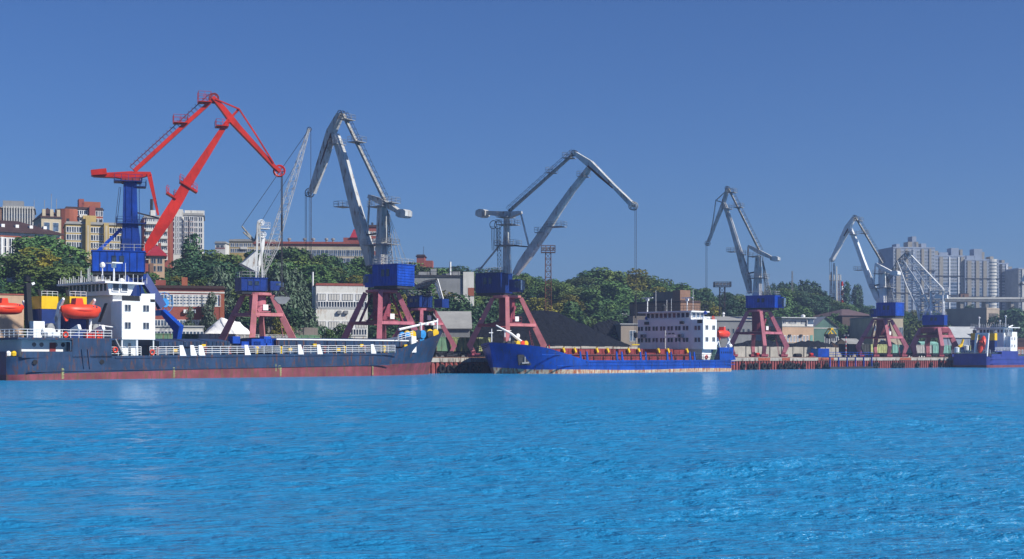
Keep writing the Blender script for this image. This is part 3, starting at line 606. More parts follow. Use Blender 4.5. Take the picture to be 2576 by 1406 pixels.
MB().bb(x0-.8, bx1+.7, by0-1.1, by1+1.3, zt-.12, zt+.14).build('bridge_roof', M['white'], rb)
zm = zhi + (zt-zhi)*.52
wins(rb, 1.0, 1.15, [(x0+.38, by0+.8+k*(by1-by0-1.6)/9, zm) for k in range(10)], -math.pi/2, [M['white'], M['glass']], fr=.09)
wins(rb, 1.2, 1.15, [(x0+1.3+k*1.5, by0-.25, zm) for k in range(3)], 0, [M['white'], M['glass2']], fr=.09)
mb = MB(); mb.rail([(x0-.6, by1+1.1, zt+.1), (x0-.6, by0-.9, zt+.1), (bx1+.5, by0-.9, zt+.1)], 1.2, 2, 1.0, .04); mb.build('roof_railing', M['dark'], rb)
for y, h in ((by1-.2, 3.3), (by0+1.2, 3.0)):
    MB().tube((x0+.8, y, zt), (x0+.8, y, zt+h-.5), .14).build('radar_mast', M['white'], rb); q_ = MB().box((x0+.8, y, zt+h-.4), (.5, .6, .5)).build('radar_scanner', M['white'], rb); MB().box((x0+.8, y, zt+h), (.2, 3.0, .2)).build('scanner_bar', M['white'], q_)
for y, h in ((by1-3, 4.8), (by1-6, 2.7), (by0+5, 2.9), (by0-.8, 4.8)): MB().tube((x0+.2, y, zt), (x0+.2, y, zt+h), .05).build('whip_antenna', M['white'], rb)
MB().lathe([(.1, 0), (.5, .2), (.5, 1.2), (.1, 1.7)], (x0+.4, by0+7.2, zt+.1), 10).build('satellite_dome', M['dark'], rb)
MB().lathe([(.1, 0), (.4, .1), (.4, .5), (.1, .8)], (x0+2.2, -hB+1.0, zhi+.9), 10).build('searchlight', M['cblue'], rb)
MB().lathe([(.1, 0), (.4, .1), (.4, .5), (.1, .8)], (x0+.5, hB-2.4, zhi), 10).build('searchlight', M['cblue'], rb)
for y, z in ((-hB+5.6, ro[0]-1.7), (hB-2.2, ro[0]-1.6)):
    o = MB().box((x0-.45, y, z), (.8, 1.1, .8)).build('air_conditioner', M['steel'], rb); MB().lathe([(.3, 0), (.3, .03)], (x0-.86, y+.1, z), 12, (-1, 0, 0)).build('fan_grille', M['black'], o)
for y in (-hB+5.4, hB-3): MB().box((x0-.3, y, zhi-.8), (.5, .9, .6)).build('floodlight', M['dark'], rb)
for u in (1653, 1699):
    b = P(u, 877, -11.5); c = P(u, 832, -11.5); b.x = c.x = x0-3.2; mb = MB(); mb.tube(b, c, .16); mb.tube(c.lerp(b, .3), c.lerp(b, .3)+V((0, -2.6, 0)), .06); mb.build('cargo_post', M['white2'], rb)
for y in (-hB+6.5, hB-5.2): MB().bb(x0-.25, x0-.05, y-.3, y+.3, zlo, zlo+1.6).build('vent_trunk', M['siding'], rb)
# lettering on the front is too faint to read: a short row of dark marks
mb = MB()
for k in range(11):
    if k not in (3, 7): mb.bb(x0-.075, x0-.05, 1.1-k*.24-.09, 1.1-k*.24+.09, ro[1]+1.25, ro[1]+1.55)
mb.build('faded_lettering', M['dark'], rb)
mb = MB(); mb.beam(P(1800, 877, -18.6), P(1790, 905, -18.6), .9, .15); mb.build('gangway_ladder', M['green_wall'], rb)
MB().bb(B_.X(1775), B_.X(1781), -hB+.93, -hB+1.0, zdk+.2, zdk+2.1).build('door', M['white'], rb)
# hatches, stays, railing
xh1 = x0-1.6; xh0 = B_.X(1395)
mb = MB(); mb.bb(xh0, xh1, -6.4, 6.4, zdk-.1, zdk+1.15); mb.build('hatch_coaming', M['red_oxide'], rb)
mb = MB(); mb.bb(xh0, xh1, -6.7, -6.4, zdk+1.0, zdk+1.2); mb.build('coaming_ledge', M['boot'], rb)
zt1 = B_.Z(1500, 873)-.4; n = 9
for k in range(n):
    a_ = xh0+(xh1-xh0)*k/n; b_ = xh0+(xh1-xh0)*(k+1)/n-.2
    if k in (6,): z_ = zdk+1.5
    else: z_ = zt1 + (.15 if k % 2 else 0)
    mb = MB(); mb.bb(a_, b_, -6.2, 6.2, zdk+1.22, z_)
    for j in range(4): mb.bb(a_+.4+j*1.6, a_+.5+j*1.6, -6.28, -6.2, zdk+1.25, z_-.1)
    mb.build('hatch_cover', M['red_oxide'], rb)
for k in range(14):
    x = xh0+2+k*(xh1-xh0-3)/13; MB().prism([(x-.35, -6.6, zdk+2.2), (x, -6.6, zdk+2.5), (x+.45, -6.6, zdk+1.7), (x+.1, -6.6, zdk+1.4)], (0, .4, 0)).build('hatch_cleat', M['yellow'], rb) if k % 3 else None
for u in (1462, 1478, 1553, 1566, 1613, 1626, 1680, 1690, 1737, 1748):
    x = B_.X(u); MB().prism([(x-.35, -hB+.1, zdk+1.7), (x, -hB+.1, zdk+1.7), (x+.45, -hB+.1, zdk-.05), (x-.25, -hB+.1, zdk-.05)], (0, .15, 0)).build('fairlead_plate', M['blue_hull'], rb)
drail(B_, ((1485, 1550), (1569, 1611), (1629, 1677), (1693, 1735), (1751, 1808)), lambda x: zdk, M['dark'], .045, 1.2, 3)
for k in range(16):
    x = xh0+1.5+k*(xh1-xh0-2)/15; MB().lathe([(.25, 0), (.25, .7), (.12, .8)], (x, -7.6, zdk), 8).build('deck_fitting', M['red'] if k % 5 == 2 else M['red_oxide'], rb)
# bow gear
for (u_, v_, t_), (u2, v2, t2) in (((1232, 866, -10), (1090, 896, 1)), ((1226, 872, -9), (1130, 897, 1)), ((1234, 868, -10), (1205, 896, 1))):
    MB().path([P(u_, v_, t_), (P(u_, v_, t_)+P(u2, v2, t2))/2-V((0, 0, .5)), P(u2, v2, t2)], .06).build('mooring_line', M['dark'], rb)
mb = MB(); mb.tube(P(1312, 860, -11), P(1284, 838, -10.6), .3, .24); mb.tube(P(1284, 838, -10.6), P(1248, 818, -10.2), .22, .12); mb.tube(P(1237, 860, -10.2), P(1237, 827, -10.2), .11, .08); mb.beam(P(1230, 837, -10.2), P(1240, 837, -10.2), .12)
mb.beam(P(1250, 831, -10.2), P(1286, 832, -10.2), .1); mb.tube(P(1270, 829, -10.2), P(1270, 848, -10.2), .14); mb.tube(P(1284, 842, -10.2), P(1282, 857, -10.2), .14)
mb.lathe([(.1, 0), (.45, .08), (.45, .35), (.1, .5)], P(1301, 845, -10.6), 12, (0, -1, 0)); mb.build('lowered_foremast', M['white2'], rb)
for u, m_ in ((1275, 'dark'), (1286, 'dark'), (1298, 'yellow'), (1310, 'orange'), (1318, 'yellow')):
    c = P(u, 864.5, -11); MB().lathe([(.1, -.7), (.6, -.65), (.6, -.45), (.3, -.4), (.3, .4), (.6, .45), (.6, .65), (.1, .7)], c, 10, (0, 1, 0)).box(c-V((0, 0, .7)), (1, 1.2, 1.0)).build('windlass_drum', M[m_], rb)
MB().tube(P(1382, 882, -17.5), P(1381, 868, -17.5), .14).build('deck_light', M['red'], rb)
c = P(1819, 840, -14.5); lifeboat('orange covered lifeboat on white davits behind the blue ship block', W(B_.s0+c.x, B_.tc+c.y, c.z), 6.6, QA+.3)
for k in (-2.2, 2.0):
    mb = MB(); mb.beam((c.x+k+1.5, c.y+.4, zdk+2.4), (c.x+k-.4, c.y-.2, c.z-.7), .4, .3); mb.beam((c.x+k-.9, c.y+.4, zdk+2.0), (c.x+k+.4, c.y-.2, c.z-1.0), .3); mb.beam((c.x+k, c.y+1.8, c.z-1.2), (c.x+k+.5, c.y+1.2, c.z+1.8), .22); mb.build('davit', M['white'], rb)
MB().lathe([(.05, -.6), (.45, -.5), (.45, .5), (.05, .6)], P(1835, 870, -18), 10, (1, 0, 0)).build('liferaft_canister', M['white'], rb)
for u, v, l in ((1786, 898, 'orange life ring on the white house beside the green ladder'), (1796, 800, 'red life ring on top of the white wing of the blue ship')):
    mb = MB(); torus(mb, (0, 0, 0), .36, .11, (0, 1, 0), 12, 6); o = mb.build('life_ring', M['orange']); o.location = W(B_.s0+B_.X(u), B_.tc-hB+(.85 if v > 850 else .2), Zt(u, v, -19)); o.rotation_euler = (0, 0, QA); tag(o, l, 'life ring')
# ---- the ship at the right edge, stern towards us
C_ = Ship('cargo_ship', 'indigo cargo ship with yellow funnels and white stern frame, at the right edge', S(2489, -14), -8.0, 12.6); rc = C_.r
hC = 6.3; P = C_.P; zdC = C_.Z(2500, 897)
C_.hull(62, 58, lambda r: zdC + .4*r + (2.2*max(0, r-.8)/.2), lambda r: .75, M['indigo_hull'], M['boot'])
C_.strake(lambda x: zdC-.75, 1, 40, M['indigo_hull'], .16); C_.strake(lambda x: 1.2, 1, 40, M['indigo_hull'], .14)
mb = MB(); mb.bb(.05, .14, -hC*.8, hC*.8, zdC, zdC+.9)
for y in (-hC+.05, hC-.13): mb.bb(1, 12, y, y+.08, zdC-.05, zdC+.75)
mb.build('bulwark', M['indigo_hull'], rc)
xa = C_.X(2520); xb_ = C_.X(2561)
MB().bb(xa, xb_, -hC-.02, hC+.02, zdC-.1, C_.Z(2545, 883)).build('poop_side_plating', M['indigo_hull'], rc)
zbC = C_.Z(2530, 884)
MB().bb(4.5, xa, -hC+1.2, hC-1.2, zdC, zbC-.1).build('poop_house_wall', M['white'], rc); MB().bb(3.6, xb_, -hC, hC, zbC-.1, zbC+.1).build('boat_deck', M['indigo_hull'], rc)
wins(rc, .6, .8, [(4.47, y, zdC+1.4) for y in (-4, -2.4, -.8, 2.2, 3.8)], -math.pi/2, [M['white'], M['glass']])
wins(rc, .8, .8, [(x, -hC+1.17, zdC+1.4) for x in (6, 8, 10)], 0, [M['white'], M['glass']])
xw0, xw1 = C_.X(2542), C_.X(2559); zw1 = C_.Z(2550, 847)
for y0, y1 in ((-hC, -hC+1.8), (hC-1.8, hC)): MB().bb(xw0, xw1, y0, y1, zbC, zw1).bb(xw0+1.2, xw1, y0+.05, y1-.05, zw1, C_.Z(2555, 835)).build('bridge_wing', M['white2'], rc)
wins(rc, .4, .8, [(xw0+dx_, -hC-.03, z) for z in (C_.Z(2550, 870), C_.Z(2550, 852)) for dx_ in (1.0, 3.0)], 0, [M['steel'], M['glass']], fr=.05)
xh = xw0-.6; zhC = C_.Z(2520, 842)
MB().bb(xh, xh+9, -hC+1.8, hC-1.8, zbC, zhC).build('accommodation_block', M['siding'], rc)
ztC = C_.Z(2520, 823)
MB().bb(xh+.6, xh+7, -hC+2.1, hC-2.1, zhC, ztC-.1).build('bridge_house', M['white2'], rc); MB().bb(xh-.5, xh+8, -hC+.2, hC-.2, ztC-.1, ztC+.15).build('bridge_roof', M['white'], rc)
wins(rc, .85, 1.1, [(xh+.56, y, (zhC+ztC)/2+.1) for y in (-3.6, -2.5, -1.4, -.3, .8, 1.9, 3.0)], -math.pi/2)
wins(rc, 1.0, 1.1, [(xh+1.5+k*1.4, -hC+2.07, (zhC+ztC)/2+.1) for k in range(4)], 0)
mb = MB(); 
for k in range(20): mb.tube((xh-.4, -hC+.3+k*.62, ztC), (xh-.4, -hC+.3+k*.62, ztC+1.0+(k*5 % 4)*.15), .055, None, 4)
mb.bb(xh-.45, xh-.35, -hC+.3, hC-.3, ztC+.5, ztC+.6); mb.build('roof_railing', M['white'], rc)
for y, h in ((3.6, 2.9), (-4.8, 3.2), (-3, 1.8)): MB().tube((xh+.6, y, ztC), (xh+.6, y, ztC+h), .12).lathe([(.05, 0), (.35, .1), (.35, .4), (.05, .6)], (xh+.6, y, ztC+h), 8).build('radar_mast', M['white'], rc)
mb = MB(); mb.tube((xh+1, -hC+.8, zhC), (xh+1, -hC+.8, zhC+2.6), .15); mb.tube((xh+1, -hC+.8, zhC+2.4), (xh+4, -hC+.8, zhC+3.0), .2); mb.build('provision_crane', M['white'], rc)
funnel(C_, 2446, 2461, 838, 855, 882, -4.2, 2.0); funnel(C_, 2490, 2504, 838, 856, 882, -11.6, 2.0)
mb = MB()
z0_, z1_ = C_.Z(2460, 896), C_.Z(2460, 838)
for y in (-1.2, -4.8): mb.beam((.6, y, z0_), (1.8, y, z1_), .6, .6)
mb.beam((1.8, -.9, z1_), (1.8, -5.1, z1_), .5); mb.build('stern_launch_frame', M['white2'], rc)
c = P(2472, 868, -8); lifeboat('orange lifeboat hanging nose down in the white stern launching frame', W(C_.s0+1.5, C_.tc-3.0, c.z), 5.6, QA+math.pi, pitch=R(58))
mb = MB(); mb.beam(P(2417, 874, -3), P(2423, 854, -3), .5); mb.beam(P(2412, 873, -3), P(2420, 866, -3), .6); mb.build('deck_crane', M['yellow'], rc)
MB().lathe([(.1, -.8), (1.0, -.7), (1.1, 0), (1.0, .7), (.1, .9)], P(2425, 879, -4), 14).build('hose_reel', M['cblue'], rc)
for u, v in ((2407, 880), (2431, 875), (2518, 889)): MB().lathe([(.1, -.8), (.7, -.75), (.75, .7), (.1, .9)], P(u, v, -5 if u < 2500 else -13), 10).build('deck_locker', M['white2'], rc)
mb = MB(); mb.rail([(.4, hC-.2, zdC+.9), (.4, -hC+.2, zdC+.9)], 1.1, 3, 1.1, .05); mb.build('stern_railing', M['white'], rc)
mb = MB(); mb.rail([(3.7, -hC+.1, zbC+.1), (xw0, -hC+.1, zbC+.1)], 1.1, 3, 1.1, .05); mb.build('boat_deck_railing', M['white'], rc)
# ---------------------------------------------------------------- portal jib cranes
class Crane:
    """Root on the quay surface under the slewing axis; h = direction the jib points, wv = across it."""
    def __init__(s, label, u, ang, t=8.0, name='portal_crane', cat='harbour crane'):
        s.c = at(u, V0, t); s.u = u; s.h = V((math.cos(R(ang)), math.sin(R(ang)), 0)); s.wv = V((-s.h.y, s.h.x, 0)); s.t = t
        s.r = thing(name, label, cat, (s.c.x, s.c.y, 3.0)); s.mpp = s.c.y/F
    def J(s, u, v, off=0):        # sight line met with the jib plane
        a = (u-U0)/F; c = s.c + s.wv*off; q = (a*c.y-c.x)/(s.h.x-a*s.h.y); y = c.y+q*s.h.y
        return s.h*q + s.wv*off + V((0, 0, CH+(V0-v)/F*y-3.0))
    def m(s, px): return px*s.mpp
    def z(s, v): return CH+(V0-v)*s.mpp-3.0
    def mem(s, pts, th, off=0):   # chain of (u, v, width px)
        n = []
        for u, v, w_ in pts:
            P_ = s.J(u, v, off); n.append((P_, w_*(s.c.y+P_.y)/F, th))
        return n
    def bld(s, mb, name, mat, parent=None, smooth=False): return mb.build(name, mat, parent or s.r, smooth)
    def Q(s, ds, dt, z): d = DQ*ds + NI*dt; return V((d.x, d.y, z))
    def portal(s, vring, g, rr, kz, cz, mats, thick=1.0, col=1.6, brace=False, leggap=None):
        zr = s.z(vring); mat, mat2 = mats
        for a, b in ((-1, -1), (1, -1), (1, 1), (-1, 1)):
            top = s.Q(a*rr*.7, b*rr*.7, zr-.5); kn = s.Q(a*g*1.04, b*g*1.04, kz); ft = s.Q(a*g*.93, b*g*.93, 1.1)
            side = s.Q(-a, b, 0)
            mid = top.lerp(kn, .72)
            mb = MB(); mb.chain([(top, thick*.85, thick*.8), (mid, thick*1.15, thick*.9), (kn, thick*1.35, thick*.9), (ft, thick*.85, thick*.85)], side)
            lg = s.bld(mb, 'leg', mat)
            mb = MB(); c = s.Q(a*g*.93, b*g*.93, .62)
            p, q = c-DQ*1.6, c+DQ*1.6; mb.beam(p, q, .75, .55); mb.beam(c+V((0, 0, .2)), c+V((0, 0, .8)), .9, .9)
            for k in (-1.2, -.4, .4, 1.2): mb.lathe([(.36, -.22), (.36, .22)], c+DQ*k-V((0, 0, .22)), 10, NI)
            s.bld(mb, 'bogie', mat2, lg)
            if brace:
                mb = MB(); mb.beam(s.Q(a*rr*.2, b*rr*.7, zr-.8), s.Q(a*g*.9, b*g*.2, cz), .35); s.bld(mb, 'brace', mat2)
        zc = cz
        f = .97 if zc < (zr+kz)/2 else .8
        lerpk = lambda z: rr*.7 + (g*1.04-rr*.7)*min(1, (zr-.5-z)/(zr-.5-kz))
        gc = lerpk(zc)
        cs = [(-1, -1), (1, -1), (1, 1), (-1, 1)]
        for i in range(4):
            a, b = cs[i], cs[(i+1) % 4]; s.bld(MB().beam(s.Q(a[0]*gc, a[1]*gc, zc), s.Q(b[0]*gc, b[1]*gc, zc), thick*1.15, thick*.6), 'crossbeam', mat if i in (0, 1) else mat2)
        s.bld(MB().lathe([(rr*.8, -.55), (rr, -.45), (rr, 0), (rr*.9, .02)], (0, 0, zr), 24), 'slewing_ring', mat)
        s.bld(MB().lathe([(col, zc+.6), (col, zr-.5)], (0, 0, 0), 16), 'centre_column', mat2)
        mb = MB(); q = gc*.55; mb.prism([s.Q(-q, -q, zc+.55), s.Q(q, -q, zc+.55), s.Q(q, q, zc+.55), s.Q(-q, q, zc+.55)], (0, 0, .12)); s.bld(mb, 'walkway', mat2)
        mb = MB(); q = gc*.55; mb.rail([s.Q(-q, -q, zc+.6), s.Q(q, -q, zc+.6), s.Q(q, q, zc+.6)], 1.1, 2, 1.6, .045); s.bld(mb, 'walkway_railing', mat2)
        mb = MB(); a_, b_ = s.Q(-q*.7, -q, zc+.6), s.Q(q*.2, -q*.9, zr-2.2); 
        mb.beam(a_, b_, .12, .7); s.bld(mb, 'stair', mat2)
        mb = MB(); e = s.Q(g*.75, -g*.8, 0)
        for d in (-.25, .25): mb.tube(e+DQ*d+V((0, 0, .3)), e*.8+DQ*d+V((0, 0, zc)), .05, None, 4)
        for k in range(12): zz = .6+k*(zc-.8)/12; p = e.lerp(e*.8, zz/zc); mb.tube(p-DQ*.25+V((0, 0, zz)), p+DQ*.25+V((0, 0, zz)), .035, None, 4)
        s.bld(mb, 'ladder', mat2)
        MBn = MB().box((0, 0, 0), (.1, 1.1, 1.0)); o = s.bld(MBn, 'notice_board', M['white']); o.location = s.Q(q*.3, -q*1.02, zc+1.3); o.rotation_euler = (0, 0, QA+math.pi/2)
        return zr
    def house(s, u0, u1, v0, v1, hw, mat, rib=.9, corr=False, hz0=None, seam=None):
        ex = (u1-u0)*s.mpp; hx, wx = abs(s.h.x), abs(s.wv.x); ql = max(3.0, (ex-2*hw*wx)/hx); qc = ((u0+u1)/2-s.u)*s.mpp/s.h.x
        z0, z1 = s.z(v1), s.z(v0); q0, q1 = qc-ql/2, qc+ql/2; hh = s.h; ww = s.wv
        pt = lambda q, w_, z: hh*q + ww*w_ + V((0, 0, z))
        def blk(mb, a, b, c, d, e, f): mb.add([pt(a, c, e), pt(b, c, e), pt(b, d, e), pt(a, d, e), pt(a, c, f), pt(b, c, f), pt(b, d, f), pt(a, d, f)], [(3,2,1,0),(4,5,6,7),(0,1,5,4),(1,2,6,5),(2,3,7,6),(3,0,4,7)])
        s.pt = pt; s.blk = blk; s.hq = (q0, q1, z0, z1)
        mb = MB(); blk(mb, q0, q1, -hw, hw, z0, z1)
        n = int(ql/rib); body = mb; mb = MB() if seam else mb
        for k in range(n+1):
            q = q0+.06+(ql-.12)*k/max(1, n)
            for w0 in (-hw-.06, hw): blk(mb, q-.06, q+.06, w0, w0+.06, z0+.05, z1-.05)
        if corr:
            z = z0+.25
            while z < z1-.2:
                for q in (q0-.09, q1): blk(mb, q, q+.09, -hw+.1, hw-.1, z, z+.22)
                z += .52
        else:
            for k in range(int(2*hw/rib)+1):
                for q in (q0-.05, q1): blk(mb, q, q+.05, -hw+.05+k*rib, -hw+.15+k*rib, z0+.05, z1-.05)
        hs = s.bld(body, 'machine_house', mat)
        if seam: s.bld(mb, 'panel_seams', seam, hs)
        mb = MB(); blk(mb, q0-.15, q1+.15, -hw-.15, hw+.15, z1, z1+.12); s.bld(mb, 'house_roof', mat, hs)
        mb = MB(); blk(mb, q0+.2, q1-.2, -hw+.2, hw-.2, z0-.55, z0); s.bld(mb, 'slewing_platform', M['dark'])
        mb = MB(); mb.rail([pt(q0+.1, -hw, z1+.12), pt(q1-.1, -hw, z1+.12), pt(q1-.1, hw, z1+.12), pt(q0+.1, hw, z1+.12), pt(q0+.1, -hw, z1+.12)], 1.05, 2, 1.5, .035); s.bld(mb, 'roof_railing', M['grey'], hs)
        for q in (qc-.7, qc+.5):
            for w0 in (-hw-.10, hw+.02): mb = MB(); blk(mb, q-.35, q+.35, w0, w0+.08, z0+(z1-z0)*.45, z0+(z1-z0)*.78); s.bld(mb, 'window', M['glass'], hs)
        return hs
    def cab(s, u, v0, v1, hw, mat, off=0, L_=2.4, fwd=1):
        q = (u-s.u)*s.mpp/s.h.x; z0, z1 = s.z(v1), s.z(v0); b = s.blk; p = s.pt
        mb = MB(); b(mb, q-L_/2, q+L_/2, off-hw, off+hw, z0, z1); o = s.bld(mb, 'operator_cab', mat)
        e = q+fwd*L_/2
        mb = MB(); b(mb, min(e, e+fwd*.5), max(e, e+fwd*.5), off-hw+.1, off+hw-.1, z0+.4, z1-.2); b(mb, e-.9*(fwd > 0)-.0*(fwd < 0), e+.9*(fwd < 0), off-hw-.03, off+hw+.03, z0+.9, z1-.35); s.bld(mb, 'cab_window', M['glass2'], o)
        return o
    def platform(s, u, v, half, hw=1.4, mat=None, par=None, h=1.0):
        P_ = s.J(u, v); mb = MB(); p = s.pt; q = P_.dot(s.h); z = P_.z; L_ = half*s.mpp/abs(s.h.x)
        s.blk(mb, q-L_, q+L_, -hw, hw, z-.12, z); mb.rail([p(q-L_, -hw, z), p(q+L_, -hw, z), p(q+L_, hw, z), p(q-L_, hw, z), p(q-L_, -hw, z)], h, 2, 1.2, .035)
        return s.bld(mb, 'platform', mat or M['steel'], par)
    def sheave(s, u, v, r, mat, par, offs=(-.45, .45)):
        P_ = s.J(u, v); mb = MB()
        for o in offs:
            torus(mb, P_+s.wv*o, r, r*.13, s.wv, 18, 5); mb.lathe([(r*.22, -.12), (r*.22, .12)], P_+s.wv*o, 8, s.wv)
            for k in range(6): a = k*math.pi/3; mb.tube(P_+s.wv*o, P_+s.wv*o+(s.h*math.cos(a)+V((0, 0, 1))*math.sin(a))*r, .05, None, 4)
        return s.bld(mb, 'sheave', mat, par)
    def ropes(s, u, v, vend, mat=None, offs=(-.5, .5), du=0, r=.045):
        A_ = s.J(u, v); B2 = s.J(u+du, vend); mb = MB()
        for o in offs: mb.tube(A_+s.wv*o, V((A_.x, A_.y, B2.z))+s.wv*o, r, None, 5)
        s.bld(mb, 'hoist_rope', mat or M['rope']); return V((A_.x, A_.y, B2.z))
    def ladder(s, a, b, off, par=None, mat=None, n=16):
        mb = MB(); a = V(a); b = V(b)
        for d in (-.25, .25): mb.tube(a+s.wv*d+off, b+s.wv*d+off, .04, None, 4)
        for k in range(n): p = a.lerp(b, (k+.5)/n)+off; mb.tube(p-s.wv*.25, p+s.wv*.25, .03, None, 4)
        return s.bld(mb, 'ladder', mat or M['steel'], par)
def tie_walk(c, a, b, par, mat, n=14, h=1.0, hoops=True):
    mb = MB(); d = (b-a).normalized(); up = c.wv.cross(d).normalized(); up = up if up.z > 0 else -up
    for o in (-.4, .4):
        mb.tube(a+up*h+c.wv*o, b+up*h+c.wv*o, .035, None, 4)
        for k in range(n+1): p = a.lerp(b, k/n); mb.tube(p+c.wv*o+up*.2, p+c.wv*o+up*h, .03, None, 4)
    if hoops:
        for k in range(n): p = a.lerp(b, (k+.5)/n); mb.tube(p+c.wv*.4+up*h, p+up*(h+.35), .03, None, 4); mb.tube(p-c.wv*.4+up*h, p+up*(h+.35), .03, None, 4)
    return c.bld(mb, 'tie_walkway', mat, par)

# ---- 1: the red and blue crane on the left
K = Crane('tall red and blue crane with red jib, behind the dark ship', 330, 17)
rd, bl = M['red'], M['cblue']
K.house(226, 374, 636, 686, 3.0, bl, 1.15, seam=M['dblue'])
mb = MB(); K.blk(mb, K.hq[0]+1, K.hq[1]-.8, -2.6, 2.6, K.hq[2]-1.0, K.hq[2]); K.bld(mb, 'slewing_frame', M['black'])
zt_ = K.z(690); 
K.bld(MB().lathe([(2.6, zt_-.9), (2.6, zt_)], (0, 0, 0), 20), 'slewing_ring', M['dblue'])
K.bld(MB().lathe([(1.5, 3.5), (1.5, zt_-.5)], (0, 0, 0), 14), 'centre_column', M['dblue'])
for sg in (-1, 1):
    n0 = K.Q(0, 0, zt_-.4)+DQ*sg*1.6; nd_ = K.Q(sg*4.9, 0, K.z(778))
    n0 = V((n0.x, n0.y, n0.z))
    K.bld(MB().chain([(K.Q(sg*1.2, -1.5, zt_-.3), 1.6, 1.0), (K.Q(sg*4.2, -2.6, K.z(772)), 1.3, .9)], NI), 'portal_arm', M['dblue'])
    K.bld(MB().chain([(K.Q(sg*1.2, 1.5, zt_-.3), 1.6, 1.0), (K.Q(sg*4.2, 2.6, K.z(772)), 1.3, .9)], NI), 'portal_arm', M['dblue'])
    K.bld(MB().beam(K.Q(sg*4.3, -2.9, K.z(786)), K.Q(sg*4.3, 2.9, K.z(786)), .7, .9), 'crossbeam', M['lblue'])
    for b in (-1, 1):
        mb = MB(); mb.chain([(K.Q(sg*4.3, b*2.7, K.z(783)), .8, .8), (K.Q(sg*4.9, b*6.2, K.z(826)), 1.9, .9), (K.Q(sg*4.9, b*5.4, 1.0), .8, .8)], DQ); lg = K.bld(mb, 'leg', M['cblue'] if b > 0 or sg > 0 else M['lblue'])
        c_ = K.Q(sg*4.9, b*5.4, .6); mb = MB().beam(c_-DQ*1.5, c_+DQ*1.5, .75, .55)
        for k in (-1.1, -.35, .4, 1.1): mb.lathe([(.36, -.2), (.36, .2)], c_+DQ*k-V((0, 0, .2)), 10, NI)
        K.bld(mb, 'bogie', M['dblue'], lg)
p = K.Q(5.3, -1.5, K.z(760)); mb = MB(); torus(mb, p, 1.7, .06, NI, 20, 4)
for k in range(12): a = k*math.pi/6; mb.tube(p, p+(DQ*math.cos(a)+V((0, 0, 1))*math.sin(a))*1.7, .05, None, 4)
mb.lathe([(.75, -.25), (.75, .25)], p, 14, NI); K.bld(mb, 'cable_reel', M['lblue'])
mb = MB(); mb.chain([(K.J(328, 634), K.m(50), 3.0), (K.J(328, 600), K.m(46), 2.8), (K.J(327.5, 560), K.m(36), 2.5), (K.J(327, 452), K.m(31), 2.3)], K.wv)
for u in (318, 334): mb.chain([(K.J(u, 632, -1.52), .25, .15), (K.J(u, 560, -1.3), .22, .15), (K.J(u, 456, -1.18), .2, .15)], K.wv)
K.bld(mb, 'tower', M['tblue'])
K.bld(MB().chain([(K.J(317, 600, -1.7), 1.2, .7), (K.J(316, 632, -1.7), 1.4, .7)], K.wv), 'winch_cover', M['dblue'])
K.platform(330, 563, 34, 1.9, M['dblue']); K.platform(322, 457, 32, 1.9, M['dblue']); K.platform(352, 470, 14, 1.4, M['dblue'])
K.ladder(K.J(351, 563), K.J(350, 470), V((0, 0, 0)), None, M['dblue'], 30); K.ladder(K.J(356, 634), K.J(356, 566), V((0, 0, 0)), None, M['dblue'], 20)
K.bld(MB().beam(K.J(306, 575), K.J(245, 633), .5), 'stay_strut', bl)
K.bld(MB().tube(K.J(300, 470, -.9), K.J(285, 600, -.9), .04).tube(K.J(304, 470, .9), K.J(290, 600, .9), .04), 'luffing_rope', M['rope'])
mb = MB(); mb.chain(K.mem([(234, 441, 8), (290, 441, 13), (330, 442, 20), (350, 441, 16), (379, 437, 7)], 1.6), K.wv); ra = K.bld(mb, 'rocker_arm', rd)
K.bld(MB().chain(K.mem([(229, 436, 13), (268, 433, 15)], 2.6), K.wv), 'counterweight', rd, ra)
K.bld(MB().chain(K.mem([(306, 456, 9), (352, 453, 9)], 3.0), K.wv), 'tower_head', M['red_oxide'])
for o in (-.7, .7): K.bld(MB().chain(K.mem([(372 if o < 0 else 378, 437, 5.5), (398, 541, 5)], .4, o), K.wv), 'connecting_rod', rd)
K.bld(MB().chain(K.mem([(345, 535, 3), (400, 549, 3)], .5), K.wv), 'luffing_rack', M['dark'])
mb = MB(); mb.chain(K.mem([(363, 634, 14), (382, 608, 24), (420, 548, 30), (448, 502, 27), (470, 463, 24), (520, 387, 18), (560, 325, 13), (578, 298, 9)], 1.9), K.wv); bo = K.bld(mb, 'boom', rd)
for u, v, l in ((474, 471, 25), (431, 493, 14)):
    P_ = K.J(u, v); d = (K.J(578, 298)-K.J(420, 548)).normalized(); nn = K.wv.cross(d); L_ = K.m(l); mb = MB()
    mb.beam(P_-nn*L_, P_+nn*L_, 2.4, .28, side=d)
    for k in (-1, 1): mb.rail([P_+nn*L_*k*.98-K.wv*1.2, P_+nn*L_*k*.55-K.wv*1.2], 1.2, 2, .9, .04); mb.rail([P_+nn*L_*k*.98+K.wv*1.2, P_+nn*L_*k*.55+K.wv*1.2], 1.2, 2, .9, .04)
    K.bld(mb, 'platform', rd, bo)
K.platform(558, 318, 15, 1.5, rd, bo)
K.bld(MB().chain(K.mem([(494, 428, 5), (499, 438, 5)], 1.2), K.wv), 'bracket', rd, bo)
a, b = K.J(338, 430), K.J(536, 249); mb = MB(); mb.chain(K.mem([(338, 430, 10), (460, 318, 10), (520, 265, 9), (538, 247, 8)], 1.1), K.wv); ti = K.bld(mb, 'back_tie', rd)
tie_walk(K, a, b, ti, M['red_oxide'], 22); K.platform(454, 309, 17, 1.2, rd, ti, 1.2); K.platform(514, 257, 15, 1.3, rd, ti, 1.6)
